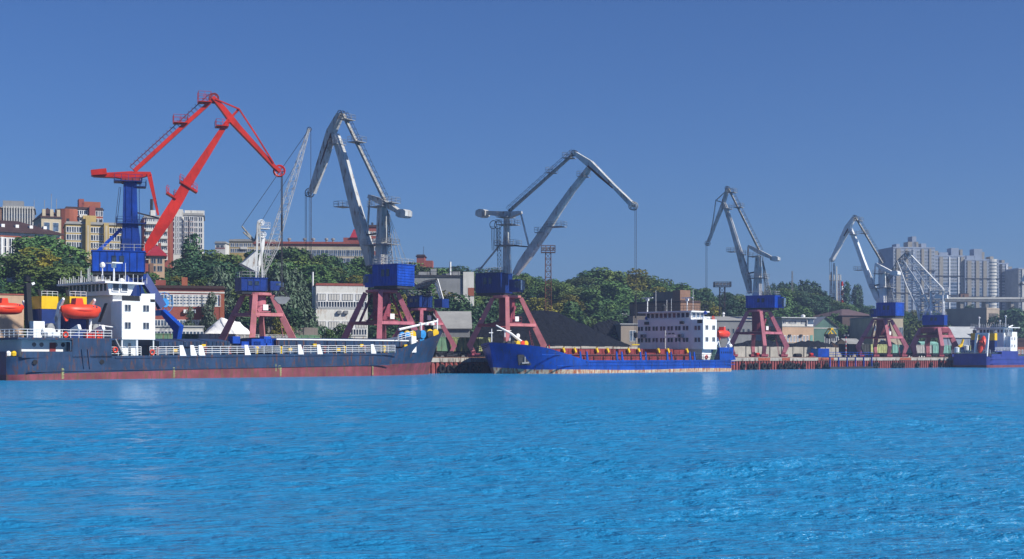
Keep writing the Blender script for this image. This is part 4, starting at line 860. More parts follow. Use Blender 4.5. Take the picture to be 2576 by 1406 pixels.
mb = MB(); mb.chain(K.mem([(535, 245, 9), (560, 273, 13), (580, 299, 16), (600, 322, 13), (650, 376, 10), (690, 420, 8), (703, 430, 9)], 1.5), K.wv); fj = K.bld(mb, 'fly_jib', rd)
for o in (-.7, .7): K.bld(MB().chain(K.mem([(542, 249, 3.2), (601, 274, 3.6), (640, 333, 3.6), (688, 410, 3.2)], .35, o), K.wv), 'truss_chord', rd, fj)
K.bld(MB().beam(K.J(601, 274), K.J(581, 296), .35, 1.4, side=K.wv), 'truss_post', rd, fj)
K.sheave(702.5, 430, .9, rd, fj); K.sheave(538, 247, .75, M['red_oxide'], fj)
K.ropes(709, 432, 722, None, (-.9, .0, .9), 0, .05); 
for o in (-.5, .5): K.bld(MB().tube(K.J(709, 540, o), K.J(709, 582, o), .11), 'rope_socket', M['black'])
K.bld(MB().tube(K.J(545, 250, .5), K.J(700, 425, .5), .04), 'luffing_rope', M['rope'])
gp = K.J(709, 722)
def grab(label, pos, w_, h_, mat, mat2, ang, cat='grab', closed=True):
    g = thing('clamshell_grab', label, cat, pos, ang)
    mb = MB(); mb.box((0, 0, -.3), (w_*.25, w_*.5, .6)); mb.build('grab_head', mat, g)
    for sg in (-1, 1):
        mb = MB(); mb.prism([(0, 0, -h_), (sg*w_*.22, 0, -h_*.97), (sg*w_*.5, 0, -h_*.68), (sg*w_*.42, 0, -h_*.58), (0, 0, -h_*.56)], (0, w_*.62, 0)); mb.build('shell', mat2, g)
        for y in (-w_*.26, w_*.26): MB().beam((sg*w_*.08, y, -.4), (sg*w_*.44, y, -h_*.6), .22).build('arm', mat, g)
    MB().box((0, 0, -h_*.55), (w_*.24, w_*.5, .5)).build('lower_block', mat, g); return g
g_ = grab('large grey clamshell grab hanging on ropes from the red jib', K.r.location+gp, 2.7, 2.9, M['dark'], M['steel'], .25)

# ---- small white crane with lattice boom in front of the hill
K = Crane('small white crane with lattice boom and deep blue house on pink legs', 648, 25); wh = M['cwhite']
K.portal(737, 4.7, 2.6, 1.9, K.z(792), (M['pink'], M['portal']), .95, 1.5)
K.house(589, 676, 702, 733, 2.3, M['tblue'], .95, seam=M['dblue'])
K.cab(683, 708, 731, .9, M['dblue'], -1.2, 1.9)
wh = M['cwhite']; gy = M['grey']
for o in (-1.0, 1.0):
    mb = MB(); mb.chain(K.mem([(644, 698, 4), (646, 640, 5), (648, 566, 5), (651, 559, 7)], .22, o), K.wv); mb.chain(K.mem([(660, 698, 4), (658, 640, 4), (654, 590, 4), (652, 562, 4)], .22, o), K.wv)
    for v in (672, 640, 612, 588): mb.chain(K.mem([(646, v, 2.5), (658, v-4, 2.5)], .2, o), K.wv)
    K.bld(mb, 'mast_frame', gy)
mb = MB(); mb.prism([K.J(604, 664), K.J(612, 658), K.J(641, 632), K.J(644, 686)], K.wv*2.2); K.bld(mb, 'counterweight', gy)
mb = MB(); mb.chain(K.mem([(646, 695, 5), (654, 655, 8), (661, 615, 8), (663, 592, 5)], .5), K.wv); K.bld(mb, 'boom_foot_frame', wh)
for a_, b_ in (((608.5, 569), (640, 607)), ((612, 584), (640, 607)), ((640, 607), (655, 560))): K.bld(MB().chain(K.mem([a_+(2.4,), b_+(5,)], .5), K.wv), 'gantry_arm', M['grey2'])
K.platform(664, 574.5, 11, 1.0, wh); K.sheave(656, 560, .5, wh, None); K.sheave(660, 590, .55, wh, None)
def quad(u, v, w_, d): 
    P_ = K.J(u, v); nn = K.h*(w_*K.mpp/2/abs(K.h.x)); return [P_-nn-K.wv*d/2, P_+nn-K.wv*d/2, P_+nn+K.wv*d/2, P_-nn+K.wv*d/2]
mb = MB(); mb.lattice(quad(660, 697, 3, .8), quad(683, 628, 23, 1.6), 5, .06, .03); mb.lattice(quad(683, 628, 23, 1.6), quad(737, 455, 14, 1.3), 9, .06, .027); mb.lattice(quad(737, 455, 14, 1.3), quad(777, 324, 3.5, .6), 8, .055, .025); lb = K.bld(mb, 'lattice_boom', M['grey'])
K.sheave(778, 325, .4, M['dark'], lb, (0,))
mb = MB()
for o in (-.5, .5): mb.tube(K.J(609, 568, o), K.J(776, 327, o*.5), .045, None, 4)
K.bld(mb, 'pendant_rope', M['rope'])
K.bld(MB().tube(K.J(657, 558), K.J(755, 395), .035, None, 4), 'luffing_rope', M['rope'])
hp = K.ropes(782, 325, 640, None, (0,), 0, .045); K.bld(MB().lathe([(.1, -.9), (.3, -.7), (.3, 0), (.1, .1)], hp, 8), 'hook_block', M['dark'])
p = W(S(692, 6), 6, 3.0); mb = MB(); torus(mb, (0, 0, .95), .7, .24, (0, 1, 0), 16, 8); o = mb.build('cable_drum', M['pink']); o.location = p; o.rotation_euler = (0, 0, QA); tag(o, 'pink ring-shaped cable drum standing between the legs of the small white crane', 'cable drum')

# ---- grey cranes that share one pattern
def grey_crane(label, u, ang, d):
    K = Crane(label, u, ang); gm, gr = M[d.get('m', 'grey')], M[d.get('m2', 'grey2')]; hb_ = M[d['hm']]
    K.portal(d['ring'], d['g'], d['rr'], d.get('kz', 2.4), K.z(d['cv']), (M[d['p1']], M[d['p2']]), d.get('th', 1.0), 1.7, d.get('brace', False))
    K.house(*d['house'], d['hw'], hb_, d.get('rib', .7), d.get('corr', False))
    K.cab(*d['cab'][:3], 1.0, hb_, d['cab'][3], 2.2, d.get('cf', 1))
    (a0, a1, av), (b0, b1, bv) = d['col']; k = .55
    K.bld(MB().chain([(K.J((b0+b1)/2, bv), K.m(b1-b0)*k, K.m(b1-b0)*.8), (K.J((a0+a1)/2, av), K.m(a1-a0)*k, K.m(a1-a0)*.8)], K.wv), 'tower', gm)
    for u_, v_, l in d['plat']: K.platform(u_, v_, l, 1.9, M['steel'])
    um = (b0+b1)/2; K.ladder(K.J(b1+1, bv), K.J(a1+1, av), -K.wv*.4, None, gr, 24)
    mb = MB(); mb.chain(K.mem(d['rocker'], 1.3), K.wv); ra = K.bld(mb, 'rocker_arm', gm)
    c0, c1, cv0, cv1 = d['cw']; cm = (cv0+cv1)/2; hh = cv1-cv0
    K.bld(MB().chain(K.mem([(c0, cm, hh*.55), (c0+(c1-c0)*.3, cm, hh), (c0+(c1-c0)*.75, cm, hh), (c1, cm, hh*.6)], 2.2), K.wv), 'counterweight', gm, ra)
    for o in (-.6, .6): K.bld(MB().chain(K.mem([d['rod'][0]+(3.2,), d['rod'][1]+(3.2,)], .35, o), K.wv), 'connecting_rod', gm)
    K.bld(MB().chain(K.mem(d['boom'], 1.7), K.wv), 'boom', gm)
    e = d['boom'][-1]; f0 = d['boom'][0]
    mid = d['rod'][1]; K.bld(MB().chain(K.mem([(um, mid[1]-2, 3), (mid[0], mid[1]+3, 3)], .5), K.wv), 'luffing_rack', M['dark'])
    for u_, v_, l in d.get('bplat', []): K.platform(u_, v_, l, 1.4, M['steel'])
    a, b = d['tie']; ti = K.bld(MB().chain(K.mem([a+(d['tw'],), b+(d['tw']*.8,)], .8), K.wv), 'back_tie', gr); tie_walk(K, K.J(*a), K.J(*b), ti, M['dark'], 16, .9, d.get('hoops', True))
    for u_, v_, l in d.get('tplat', []): K.platform(u_, v_, l, 1.3, M['steel'], ti)
    if 'fly' in d:
        pl = [K.J(*q) for q in d['fly']]; fj = K.bld(MB().prism(pl, K.wv*1.5), 'fly_jib', gm)
        if 'flyd' in d: K.bld(MB().chain(K.mem(d['flyd'], 1.62), K.wv), 'rusty_underside', M['rust'], fj)
    else:
        fj = K.bld(MB().chain(K.mem(d['flyc'], 1.2), K.wv), 'fly_jib', gm)
        for o in (-.6, .6): K.bld(MB().chain(K.mem([q+(2.2,) for q in d['truss']], .3, o), K.wv), 'truss_chord', gm, fj)
        K.bld(MB().beam(K.J(*d['truss'][1]), K.J(*d['boom'][-1][:2]), .3, 1.2, side=K.wv), 'truss_post', gm, fj)
    K.sheave(*d['tip'], d.get('sr', .75), gr, fj); K.sheave(*d['apex'], .55, M['dark'], fj)
    g0 = d['rope']; hp = K.ropes(g0[0], d['tip'][1], g0[1], None, g0[2] if len(g0) > 2 else (-.5, .5))
    if 'fan' in d:      # ropes and stair frame between the tower and the house
        (fx0, fy0), (fx1, fx2, fy1) = d['fan']; mb = MB()
        for k in range(5): mb.tube(K.J(fx0, fy0), K.J(fx1+(fx2-fx1)*k/4, fy1, -1.2+.6*k), .05, None, 4)
        K.bld(mb, 'luffing_rope', gr)
        mb = MB(); A4 = [K.J(fx0-1, fy0+6, -.5), K.J(fx0+2, fy0+6, -.5), K.J(fx0+2, fy0+6, .5), K.J(fx0-1, fy0+6, .5)]; B4 = [K.J(fx1+3, fy1, -.9), K.J(fx1+15, fy1, -.9), K.J(fx1+15, fy1, .9), K.J(fx1+3, fy1, .9)]
        mb.lattice(A4, B4, 9, .06, .045); K.bld(mb, 'stair_frame', gr)
    if 'strut' in d: K.bld(MB().chain(K.mem([d['strut'][0]+(3,), d['strut'][1]+(3,)], .4), K.wv), 'stay_strut', gm)
    return K, hp
K2, h2 = grey_crane('large grey crane with jib to the left, in front of white-windowed office', 960, 180-33, dict(
    hm='cblue', p1='portal', p2='portal2', ring=730, g=5.2, rr=3.1, cv=813, kz=2.6, brace=True, house=(940, 1043, 669, 721), hw=2.6, corr=True, cab=(925, 688, 721, -1.2), cf=1,
    col=((948, 974, 516), (942, 975, 668)), plat=[(958, 615, 34), (958, 520, 20)], rocker=[(930, 494, 9), (960, 507, 15), (990, 524, 12), (1006, 534, 9)], cw=(1004, 1028, 527, 548),
    rod=((930, 496), (924, 588)), boom=[(932, 668, 12), (925, 625, 24), (905, 560, 26), (884, 480, 21), (866, 408, 17), (846, 345, 12), (843, 337, 9)], bplat=[(862, 520, 12), (848, 363, 12)],
    tie=((967, 503), (863, 287)), tw=6, tplat=[(874, 301, 10), (898, 357, 14), (985, 510, 12)], fly=[(853, 284), (827, 328), (781, 482), (789, 487), (822, 400), (840, 336), (862, 286)], flyd=[(839, 337, 4), (822, 385, 4), (812, 415, 2)],
    tip=(779, 485), apex=(858, 285), rope=(775.5, 640, (-.9, -.3, .5, .9)), fan=((974, 526), (975, 1025, 664)), sr=.8))
K2.ropes(790, 500, 500.5)
K3, h3 = grey_crane('grey crane with long jib to the right, behind blue bow', 1275, -28, dict(
    hm='dblue', p1='pink', p2='portal2', ring=744, g=5.3, rr=3.0, cv=818, kz=2.6, house=(1196, 1288, 688, 737), hw=2.5, rib=.45, cab=(1306, 705, 736, -1.4), cf=1,
    col=((1266, 1282, 545), (1262, 1286, 688)), plat=[(1278, 565, 20), (1278, 617, 24), (1272, 546, 14)], rocker=[(1218, 535, 9), (1262, 538, 12), (1285, 540, 15), (1311, 534, 6)], cw=(1202, 1226, 527, 547),
    rod=((1311, 540), (1330, 618)), boom=[(1297, 690, 10), (1312, 665, 17), (1330, 640, 19), (1372, 580, 18), (1402, 533, 14), (1440, 478, 11), (1470, 440, 9), (1482, 423, 8)], bplat=[(1400, 570, 18), (1362, 585, 10), (1468, 444, 9)],
    tie=((1281, 531), (1445, 385)), tw=6, tplat=[(1388, 434, 8), (1432, 397, 10)], fly=[(1443, 382), (1450, 382), (1489, 405), (1545, 463), (1596, 512), (1588, 521), (1538, 468), (1480, 420), (1446, 390)], flyd=[(1482, 418, 4), (1510, 443, 6), (1545, 474, 3)],
    tip=(1593, 518), apex=(1445, 385), rope=(1599, 838, (-.35, .35)), strut=((1260, 613), (1202, 684)), hoops=True, sr=.8))
mb = MB(); 
for du in (0, 12): torus(mb, K3.J(1241+du, 565), .85, .09, K3.wv, 16, 5)
for k in range(6): mb.tube(K3.J(1236+k*4, 568), K3.J(1238+k*3.6, 630), .06, None, 4)
mb.lattice([K3.J(1250, 575, -.5), K3.J(1260, 575, -.5), K3.J(1260, 575, .5), K3.J(1250, 575, .5)], [K3.J(1252, 686, -.5), K3.J(1261, 686, -.5), K3.J(1261, 686, .5), K3.J(1252, 686, .5)], 10, .05, .04)
K3.bld(mb, 'rope_guide', M['grey2'])
P_ = K3.J(1599, 755); K3.bld(MB().tube((P_.x, P_.y, K3.J(1599, 745).z), (P_.x, P_.y, K3.J(1599, 800).z), .14), 'rope_socket', M['black'])
p = K3.J(1599, 838); t_ = thing('spreader_hook', 'yellow lifting beam with hook hanging left of the white accommodation block', 'crane hook', K3.r.location+V((p.x, p.y, p.z)), .3)
MB().lathe([(.1, -1.0), (.4, -.8), (.4, 0), (.1, .2)], (0, 0, 0), 10).build('hook_block', M['black'], t_); MB().tube((0, 0, -1), (0, 0, -2.2), .05).build('sling', M['rope'], t_); MB().beam((-.8, 0, -2.3), (.8, 0, -2.3), .22).build('beam', M['yellow'], t_)
K4, h4 = grey_crane('grey crane with jib to the left, right of the blue ship block', 1908, 180-28, dict(
    hm='cblue', p1='portal', p2='portal2', ring=780, g=5.0, rr=2.9, cv=838, kz=3.0, house=(1875, 1962, 745, 775), hw=2.3, rib=.6, cab=(1951, 748, 775, -1.3), cf=-1,
    col=((1898, 1917, 643), (1889, 1921, 745)), plat=[(1908, 699, 20), (1900, 645, 12)], rocker=[(1883, 619, 6), (1905, 631, 10), (1930, 643, 9), (1945, 650, 6)], cw=(1940, 1960, 645, 657),
    rod=((1882, 621), (1881, 685)), boom=[(1886, 737, 7), (1882, 710, 15), (1873, 680, 16), (1856, 620, 11), (1840, 565, 9), (1824, 517, 7), (1820, 510, 6)], bplat=[(1842, 633, 9), (1870, 640, 5), (1832, 525, 7)],
    tie=((1911, 632), (1834, 477)), tw=4.5, tplat=[(1842, 484, 8), (1858, 521, 9)], flyc=[(1831, 473, 7), (1820, 511, 8), (1800, 562, 5), (1783, 606, 6)], truss=[(1827, 480), (1801, 504), (1793, 560), (1784, 600)],
    tip=(1780, 612), apex=(1830, 474), rope=(1777, 800, (-.5, .4)), fan=((1918, 650), (1925, 1940, 742)), hoops=False, sr=.6, m='grey'))
K5, h5 = grey_crane('grey crane with jib to the left and bright ribbed blue house, above green wagons', 2219, 180-40, dict(
    hm='cblue', p1='portal', p2='portal2', ring=801, g=4.9, rr=2.7, cv=849, kz=3.2, house=(2200, 2271, 763, 795), hw=2.9, corr=True, cab=(2203, 776, 797, -1.0), cf=1, brace=True,
    col=((2212, 2229, 680), (2210, 2232, 764)), plat=[(2221, 724, 22), (2216, 688, 12)], rocker=[(2203, 664, 6), (2220, 674, 9), (2240, 684, 8), (2246, 687, 6)], cw=(2243, 2262, 681, 693),
    rod=((2202, 666), (2198, 716)), boom=[(2215, 765, 6), (2207, 748, 13), (2190, 710, 12), (2170, 655, 9), (2152, 605, 8), (2140, 578, 6), (2137, 572, 5)], bplat=[(2162, 679, 8), (2148, 590, 6)],
    tie=((2220, 662), (2153, 548)), tw=4, tplat=[(2160, 555, 6), (2174, 587, 6)], fly=[(2146, 546), (2128, 569), (2091, 651), (2096, 655), (2117, 615), (2139, 574), (2152, 547)], flyd=[(2137, 574, 3), (2126, 594, 3)],
    tip=(2093, 653), apex=(2150, 546), rope=(2089, 825, (-.6, .6)), fan=((2230, 690), (2236, 2254, 763)), hoops=False, sr=.6, m='cwhite'))
p = K5.J(2089, 825); grab('open grab with yellow arms hanging in front of the green gabled house', K5.r.location+p, 3.4, 3.2, M['yellow'], M['dark'], .4)
# the tip of one more jib at the right edge
K7, h7 = grey_crane('white jib of a crane mostly beyond the right picture edge', 2700, 180-28, dict(
    hm='cblue', p1='portal', p2='portal2', ring=815, g=5.0, rr=2.9, cv=858, kz=3.0, house=(2672, 2745, 787, 812), hw=2.3, cab=(2735, 790, 812, -1.3), cf=-1,
    col=((2692, 2706, 702), (2684, 2711, 787)), plat=[(2700, 748, 17)], rocker=[(2679, 682, 5), (2700, 692, 8), (2722, 702, 7), (2732, 708, 5)], cw=(2730, 2746, 704, 714),
    rod=((2678, 684), (2677, 737)), boom=[(2681, 780, 6), (2678, 758, 12), (2670, 733, 12), (2645, 655, 8), (2622, 600, 6)], tie=((2703, 692), (2640, 560)), tw=4,
    flyc=[(2636, 560, 6), (2620, 600, 7), (2600, 645, 6), (2572, 708, 6)], truss=[(2632, 570), (2606, 594), (2598, 640), (2580, 690)], tip=(2569, 713), apex=(2636, 560), rope=(2567, 760, (-.4, .4)), hoops=False, sr=.5, m='cwhite'))

# ---- 6: lattice crane at the right
K = Crane('white lattice crane with blue house on heavy dark red portal', 2350, 180-25); wh = M['cwhite']
K.portal(823, 4.6, 4.3, 3.6, K.z(846), (M['portal'], M['portal2']), 1.3, 2.1)
K.bld(MB().lathe([(4.2, -1.6), (4.6, -1.3), (4.6, 0), (4.2, .1)], (0, 0, K.z(826)), 20), 'ring_girder', M['portal2'])
K.house(2316, 2387, 794, 818, 3.4, M['cblue'], 1.2)
mb = MB(); pt = K.pt
def sq(u, v, hw, d): P_ = K.J(u, v); q = P_.dot(K.h); return [pt(q-hw, -d, P_.z), pt(q+hw, -d, P_.z), pt(q+hw, d, P_.z), pt(q-hw, d, P_.z)]
mb.lattice(sq(2358, 793, 1.9, 1.5), sq(2358, 728, 1.9, 1.5), 3, .24, .13); K.bld(mb, 'lattice_tower', wh)
K.platform(2364, 732, 20, 1.8, wh); mb = MB(); K.blk(mb, K.J(2384, 747).dot(K.h), K.J(2353, 747).dot(K.h), -1.6, 1.6, K.J(2368, 751).z, K.J(2368, 742).z); K.bld(mb, 'counterweight', wh)
mb = MB(); mb.lattice(sq(2316, 806, .3, 1.4), sq(2322, 770, 1.8, 1.6), 2, .23, .11); mb.lattice(sq(2322, 770, 1.8, 1.6), sq(2300, 720, 2.1, 1.4), 4, .23, .11); mb.lattice(sq(2300, 720, 2.1, 1.4), sq(2266, 656, .9, .9), 6, .21, .10); K.bld(mb, 'lattice_boom', wh)
mb = MB(); mb.tube(K.J(2340, 790, -1.4), K.J(2278, 660, -.9), .2); mb.tube(K.J(2340, 790, 1.4), K.J(2278, 660, .9), .2)
for k in range(7):
    f_ = k/7; mb.tube(K.J(2340-62*f_, 790-130*f_, -1.4+.5*f_), K.J(2340-62*f_, 790-130*f_, 1.4-.5*f_), .08, None, 4)
K.bld(mb, 'boom_brace', wh)
mb = MB(); mb.lattice(sq(2356, 727, 2.0, 1.4), sq(2284, 640, .7, .7), 8, .21, .10); ti = K.bld(mb, 'lattice_tie', wh)
mb = MB(); mb.lattice([K.J(2279, 634, -.8), K.J(2286, 640, -.8), K.J(2286, 640, .8), K.J(2279, 634, .8)], [K.J(2256, 657, -.9), K.J(2270, 668, -.9), K.J(2270, 668, .9), K.J(2256, 657, .9)], 4, .18, .09)
mb.lattice([K.J(2256, 657, -.9), K.J(2270, 668, -.9), K.J(2270, 668, .9), K.J(2256, 657, .9)], [K.J(2231, 703, -.4), K.J(2235, 706, -.4), K.J(2235, 706, .4), K.J(2231, 703, .4)], 5, .16, .08); fj = K.bld(mb, 'lattice_fly_jib', M['grey2'])
K.sheave(2232, 706, .6, M['rust'], fj); K.sheave(2282, 636, .6, M['dark'], fj); K.platform(2288, 636, 10, 1.0, wh)
K.ropes(2231, 706, 820, None, (-.4, .4))
# ---- the low blue crane seen behind the dark ship's bow
K = Crane('low blue crane with rusty lattice arm and hanging blue counterweight box, behind the dark bow', 1062, 150, 20)
K.portal(776, 4.6, 2.6, 2.4, K.z(815), (M['portal'], M['dark']), .8, 1.5, True)
K.house(1026, 1086, 746, 773, 2.4, M['dblue'], .9); pt = K.pt
mb = MB(); mb.lattice([K.J(1050, 745, -1.2), K.J(1082, 745, -1.2), K.J(1082, 745, 1.2), K.J(1050, 745, 1.2)], [K.J(1052, 726, -1.2), K.J(1080, 726, -1.2), K.J(1080, 726, 1.2), K.J(1052, 726, 1.2)], 2, .13, .09); K.bld(mb, 'support_frame', M['dark'])
mb = MB(); mb.prism([K.J(1044, 719), K.J(1068, 706), K.J(1092, 701), K.J(1093, 706), K.J(1074, 727), K.J(1048, 727)], K.wv*.25); mb.lattice([K.J(1044, 726, -1.2), K.J(1050, 715, -1.2), K.J(1050, 715, 1.2), K.J(1044, 726, 1.2)], [K.J(1096, 709, -1.2), K.J(1100, 701, -1.2), K.J(1100, 701, 1.2), K.J(1096, 709, 1.2)], 6, .12, .08); K.bld(mb, 'rear_truss', M['grey2'])
mb = MB(); mb.lattice([K.J(1093, 704, -1), K.J(1101, 702, -1), K.J(1101, 702, 1), K.J(1093, 704, 1)], [K.J(1107, 752, -1), K.J(1115, 752, -1), K.J(1115, 752, 1), K.J(1107, 752, 1)], 5, .13, .07); K.bld(mb, 'hanging_arm', wh)
mb = MB(); K.blk(mb, K.J(1121, 760).dot(K.h), K.J(1101, 760).dot(K.h), -1.3, 1.3, K.J(1110, 774).z, K.J(1110, 752).z); K.bld(mb, 'counterweight', M['dblue'])
mb = MB(); mb.lattice([K.J(1026, 748, -1), K.J(1034, 744, -1), K.J(1034, 744, 1), K.J(1026, 748, 1)], [K.J(1008, 718, -.8), K.J(1014, 714, -.8), K.J(1014, 714, .8), K.J(1008, 718, .8)], 4, .13, .07); mb.lattice([K.J(1044, 722, -.8), K.J(1048, 716, -.8), K.J(1048, 716, .8), K.J(1044, 722, .8)], [K.J(1000, 672, -.5), K.J(1003, 668, -.5), K.J(1003, 668, .5), K.J(1000, 672, .5)], 8, .11, .06); K.bld(mb, 'lattice_boom', M['grey2'])
# ---------------------------------------------------------------- buildings
class Bld:
    """Box-like building: front face seen between columns u0..u1 (photo units), left edge at distance y0, face turned by ang degrees."""
    def __init__(s, name, label, cat, u0, u1, vt, vb, y0, ang, dp, wall, roof='flat', rmat=None, rh=2.0, over=.35, par=.5, parm=None, base=14, group=None):
        a0, a1 = (u0-U0)/F, (u1-U0)/F; x0 = a0*y0; c, d = math.cos(R(ang)), math.sin(R(ang)); s.L = (x0-a1*y0)/(a1*d-c)
        z0 = CH+(V0-vb)*y0/F; s.H = (vb-vt)*y0/F; s.D = dp; s.y0 = y0; s.z0 = z0
        s.r = thing(name, label, cat, (x0, y0, z0), R(ang), group); L, H, D = s.L, s.H, dp
        mb = MB(); mb.bb(0, L, 0, D, -base, H); s.wall = mb.build('wall', wall, s.r); rmat = rmat or M['roof_grey']; o = over
        mb = MB()
        if roof == 'flat':
            mb.bb(-o, L+o, -o, D+o, H, H+.25)
            if par: mb.bb(0, L, 0, .3, H+.25, H+.25+par); mb.bb(0, .3, .3, D, H+.25, H+.25+par); mb.bb(L-.3, L, .3, D, H+.25, H+.25+par)
            s.roof = mb.build('roof', rmat, s.r)
        elif roof == 'hip':
            i = min(L, D)/2*.98; mb.add([(-o, -o, H), (L+o, -o, H), (L+o, D+o, H), (-o, D+o, H), (i, D/2, H+rh), (max(L-i, i+.05), D/2, H+rh)], [(0,1,5,4), (1,2,5), (2,3,4,5), (3,0,4), (0,3,2,1)])
            mb.bb(-o, L+o, -o, D+o, H-.25, H-.003); s.roof = mb.build('roof', rmat, s.r)
        elif roof == 'gable':      # ridge parallel to the front
            for k in (0,): mb.add([(-o, -o, H-.1), (L+o, -o, H-.1), (L+o, D/2, H+rh), (-o, D/2, H+rh), (L+o, D+o, H-.1), (-o, D+o, H-.1)], [(0,1,2,3), (3,2,4,5)]); mb.add([(-o, -o, H-.3), (L+o, -o, H-.3), (L+o, D/2, H+rh-.2), (-o, D/2, H+rh-.2), (L+o, D+o, H-.3), (-o, D+o, H-.3)], [(0,3,2,1), (3,5,4,2)]); mb.add([(-o, -o, H-.1), (L+o, -o, H-.1), (-o, -o, H-.3), (L+o, -o, H-.3)], [(0, 1, 3, 2)])
            s.roof = mb.build('roof', rmat, s.r); 
            for x in (.02, L-.32): MB().prism([(x+.15, 0, H-.02), (x+.15, D, H-.02), (x+.15, D/2, H+rh-.25)], (.3, 0, 0)).build('gable_wall', wall, s.r)
        elif roof == 'gablef':     # gable end on the front
            mb.add([(-o, -o, H-.1), (L/2, -o, H+rh), (L/2, D+o, H+rh), (-o, D+o, H-.1), (L+o, -o, H-.1), (L+o, D+o, H-.1)], [(0,1,2,3), (1,4,5,2)]); mb.add([(-o, -o, H-.3), (L/2, -o, H+rh-.2), (L/2, D+o, H+rh-.2), (-o, D+o, H-.3), (L+o, -o, H-.3), (L+o, D+o, H-.3)], [(0,3,2,1), (1,2,5,4)])
            s.roof = mb.build('roof', rmat, s.r); 
            for y in (.02, D-.32): MB().prism([(0, y+.15, H-.02), (L, y+.15, H-.02), (L/2, y+.15, H+rh-.25)], (0, .3, 0)).build('gable_wall', wall, s.r)
    def win(s, xs, zs, w, h, two=True, mats=None, side=0, fr=.12):
        m = mats or [M['white'], M['glass']]
        sp = [(x*s.L, -.02, z*s.H) for z in zs for x in xs] if side == 0 else [(-.02 if side < 0 else s.L+.02, x*s.D, z*s.H) for z in zs for x in xs]
        wins(s.r, w, h, sp, 0 if side == 0 else -math.pi/2 if side < 0 else math.pi/2, m, fr=fr, two=two)
    def block(s, name, x0, x1, y0, y1, z0, z1, mat, par=None): return MB().bb(x0, x1, y0, y1, z0, z1).build(name, mat, par or s.r)
    def bands(s, zs, mat, h=.35, name='cornice', d=.12):
        for z in zs:
            mb = MB(); mb.bb(-d, s.L+d, -d, 0, z*s.H-h/2, z*s.H+h/2); mb.bb(-d, 0, 0, s.D, z*s.H-h/2, z*s.H+h/2); mb.build(name, mat, s.r)
def lin(a, b, n): return [a+(b-a)*(k+.5)/n for k in range(n)]
G2 = [M['plaster'], M['glass2']]; GD = [M['steel'], M['glass']]
# hilltop, left
b = Bld('long_building', 'long white building with dark brown hipped roof and orange cornice, on the left hilltop', 'building', -60, 150, 578, 640, 335, 36, 16, M['plaster'], 'hip', M['roof_dark'], 3.4, .9)
b.bands([.93], M['white'], .5); b.bands([.80], M['brick_orange'], .3); b.win(lin(.02, .98, 11), [.55, .2], 1.3, 2.2); b.win(lin(.1, .9, 4), [.55, .2], 1.2, 2.2, side=-1)
for k in range(5): MB().box((b.L*(.18+k*.17), 3.2, b.H+1.5), (.8, 1.6, 1.0)).build('dormer', M['white'], b.roof)
for k in range(4): MB().bb(b.L*.05+k*1.6, b.L*.05+k*1.6+.5, -.35, 0, 0, b.H*.76).build('pilaster', M['white'], b.r)
b = Bld('office_block', 'grey office block with tall white fins and rooftop aerials, upper left', 'building', 6, 86, 523, 590, 420, 18, 18, M['grey_wall'], 'flat', M['roof_grey'])
for x in lin(0, 1, 12): MB().bb(x*b.L-.12, x*b.L+.12, -.45, 0, 0, b.H+.5).build('fin', M['plaster'], b.r)
b.win(lin(0, 1, 12), [.72, .36], .75, 1.6, False, [M['steel'], M['glass2']]); b.block('stair_tower', -6, -.1, 0, 10, -6, b.H+.3, M['brick_brown']); b.block('plant_room', 0, 6, 4, 9, b.H+.3, b.H+2.7, M['grey_wall'])
for x in (9, 12, 14, 15.5): MB().tube((x, 4, b.H), (x, 4, b.H+3.2+x % 3), .1).build('aerial', M['steel'], b.roof)
b = Bld('villa', 'cream octagonal building with low brown hip roof and corner chimneys, left hilltop', 'building', 104, 154, 545, 610, 385, 28, 13, M['sandstone'], 'hip', M['roof_dark'], 3.2, .3)
b.win(lin(.05, .95, 2), [.62], 1.7, 2.6, False, G2); b.win(lin(.05, .95, 2), [.62], 1.7, 2.6, False, G2, -1); b.bands([.97], M['plaster'])
for x, y in ((.3, .3), (b.L-1.1, .3), (b.L*.45, .2), (b.L-1.1, b.D-1.2)): b.block('chimney', x, x+.9, y, y+.9, b.H-.5, b.H+2.2, M['sandstone'], b.roof)
b = Bld('apartment_block', 'orange red brick apartment block with rounded corner and stepped roof, upper left', 'apartment block', 166, 259, 525, 640, 450, 22, 16, M['brick_orange'], 'flat', M['roof_dark'])
b.block('upper_storey', b.L*.45, b.L*.95, 2, 12, b.H, b.H+2.8, M['brick_orange']); b.block('stair_head', b.L*.36, b.L*.5, 2, 7, b.H, b.H+3.6, M['brick']); b.block('bay', b.L*.62, b.L*.78, -1.6, -.02, 0, b.H+1.0, M['brick'])
MB().lathe([(4.2, -6), (4.2, b.H-.02)], (1.0, 3.2, 0), 20).build('rounded_corner', M['brick_orange'], b.r)
b.win([.2, .3, .42, .52, .86, .94], [.92, .75, .58], 1.4, 1.8, True); 
for z in (.86, .72, .58): b.block('balcony', b.L*.36, b.L*.56, -1.1, -.02, z*b.H-.6, z*b.H+.4, M['plaster'])
b = Bld('apartment_block', 'long ochre yellow apartment block with rows of white windows, left of the blue crane tower', 'apartment block', 166, 318, 563, 660, 390, 20, 15, M['ochre'], 'flat', M['roof_grey'])
b.block('bay', b.L*.32, b.L*.40, -1.3, -.02, -3, b.H+2.2, M['ochre']); b.block('bay', b.L*.62, b.L*.70, -1.3, -.02, -3, b.H+.4, M['ochre']); b.block('upper_storey', b.L*.28, b.L*.5, .5, 9, b.H, b.H+2.6, M['ochre'])
b.win([.05, .13, .21, .45, .53, .60, .76, .84, .93], [.86, .66, .46, .26], 1.6, 1.7)
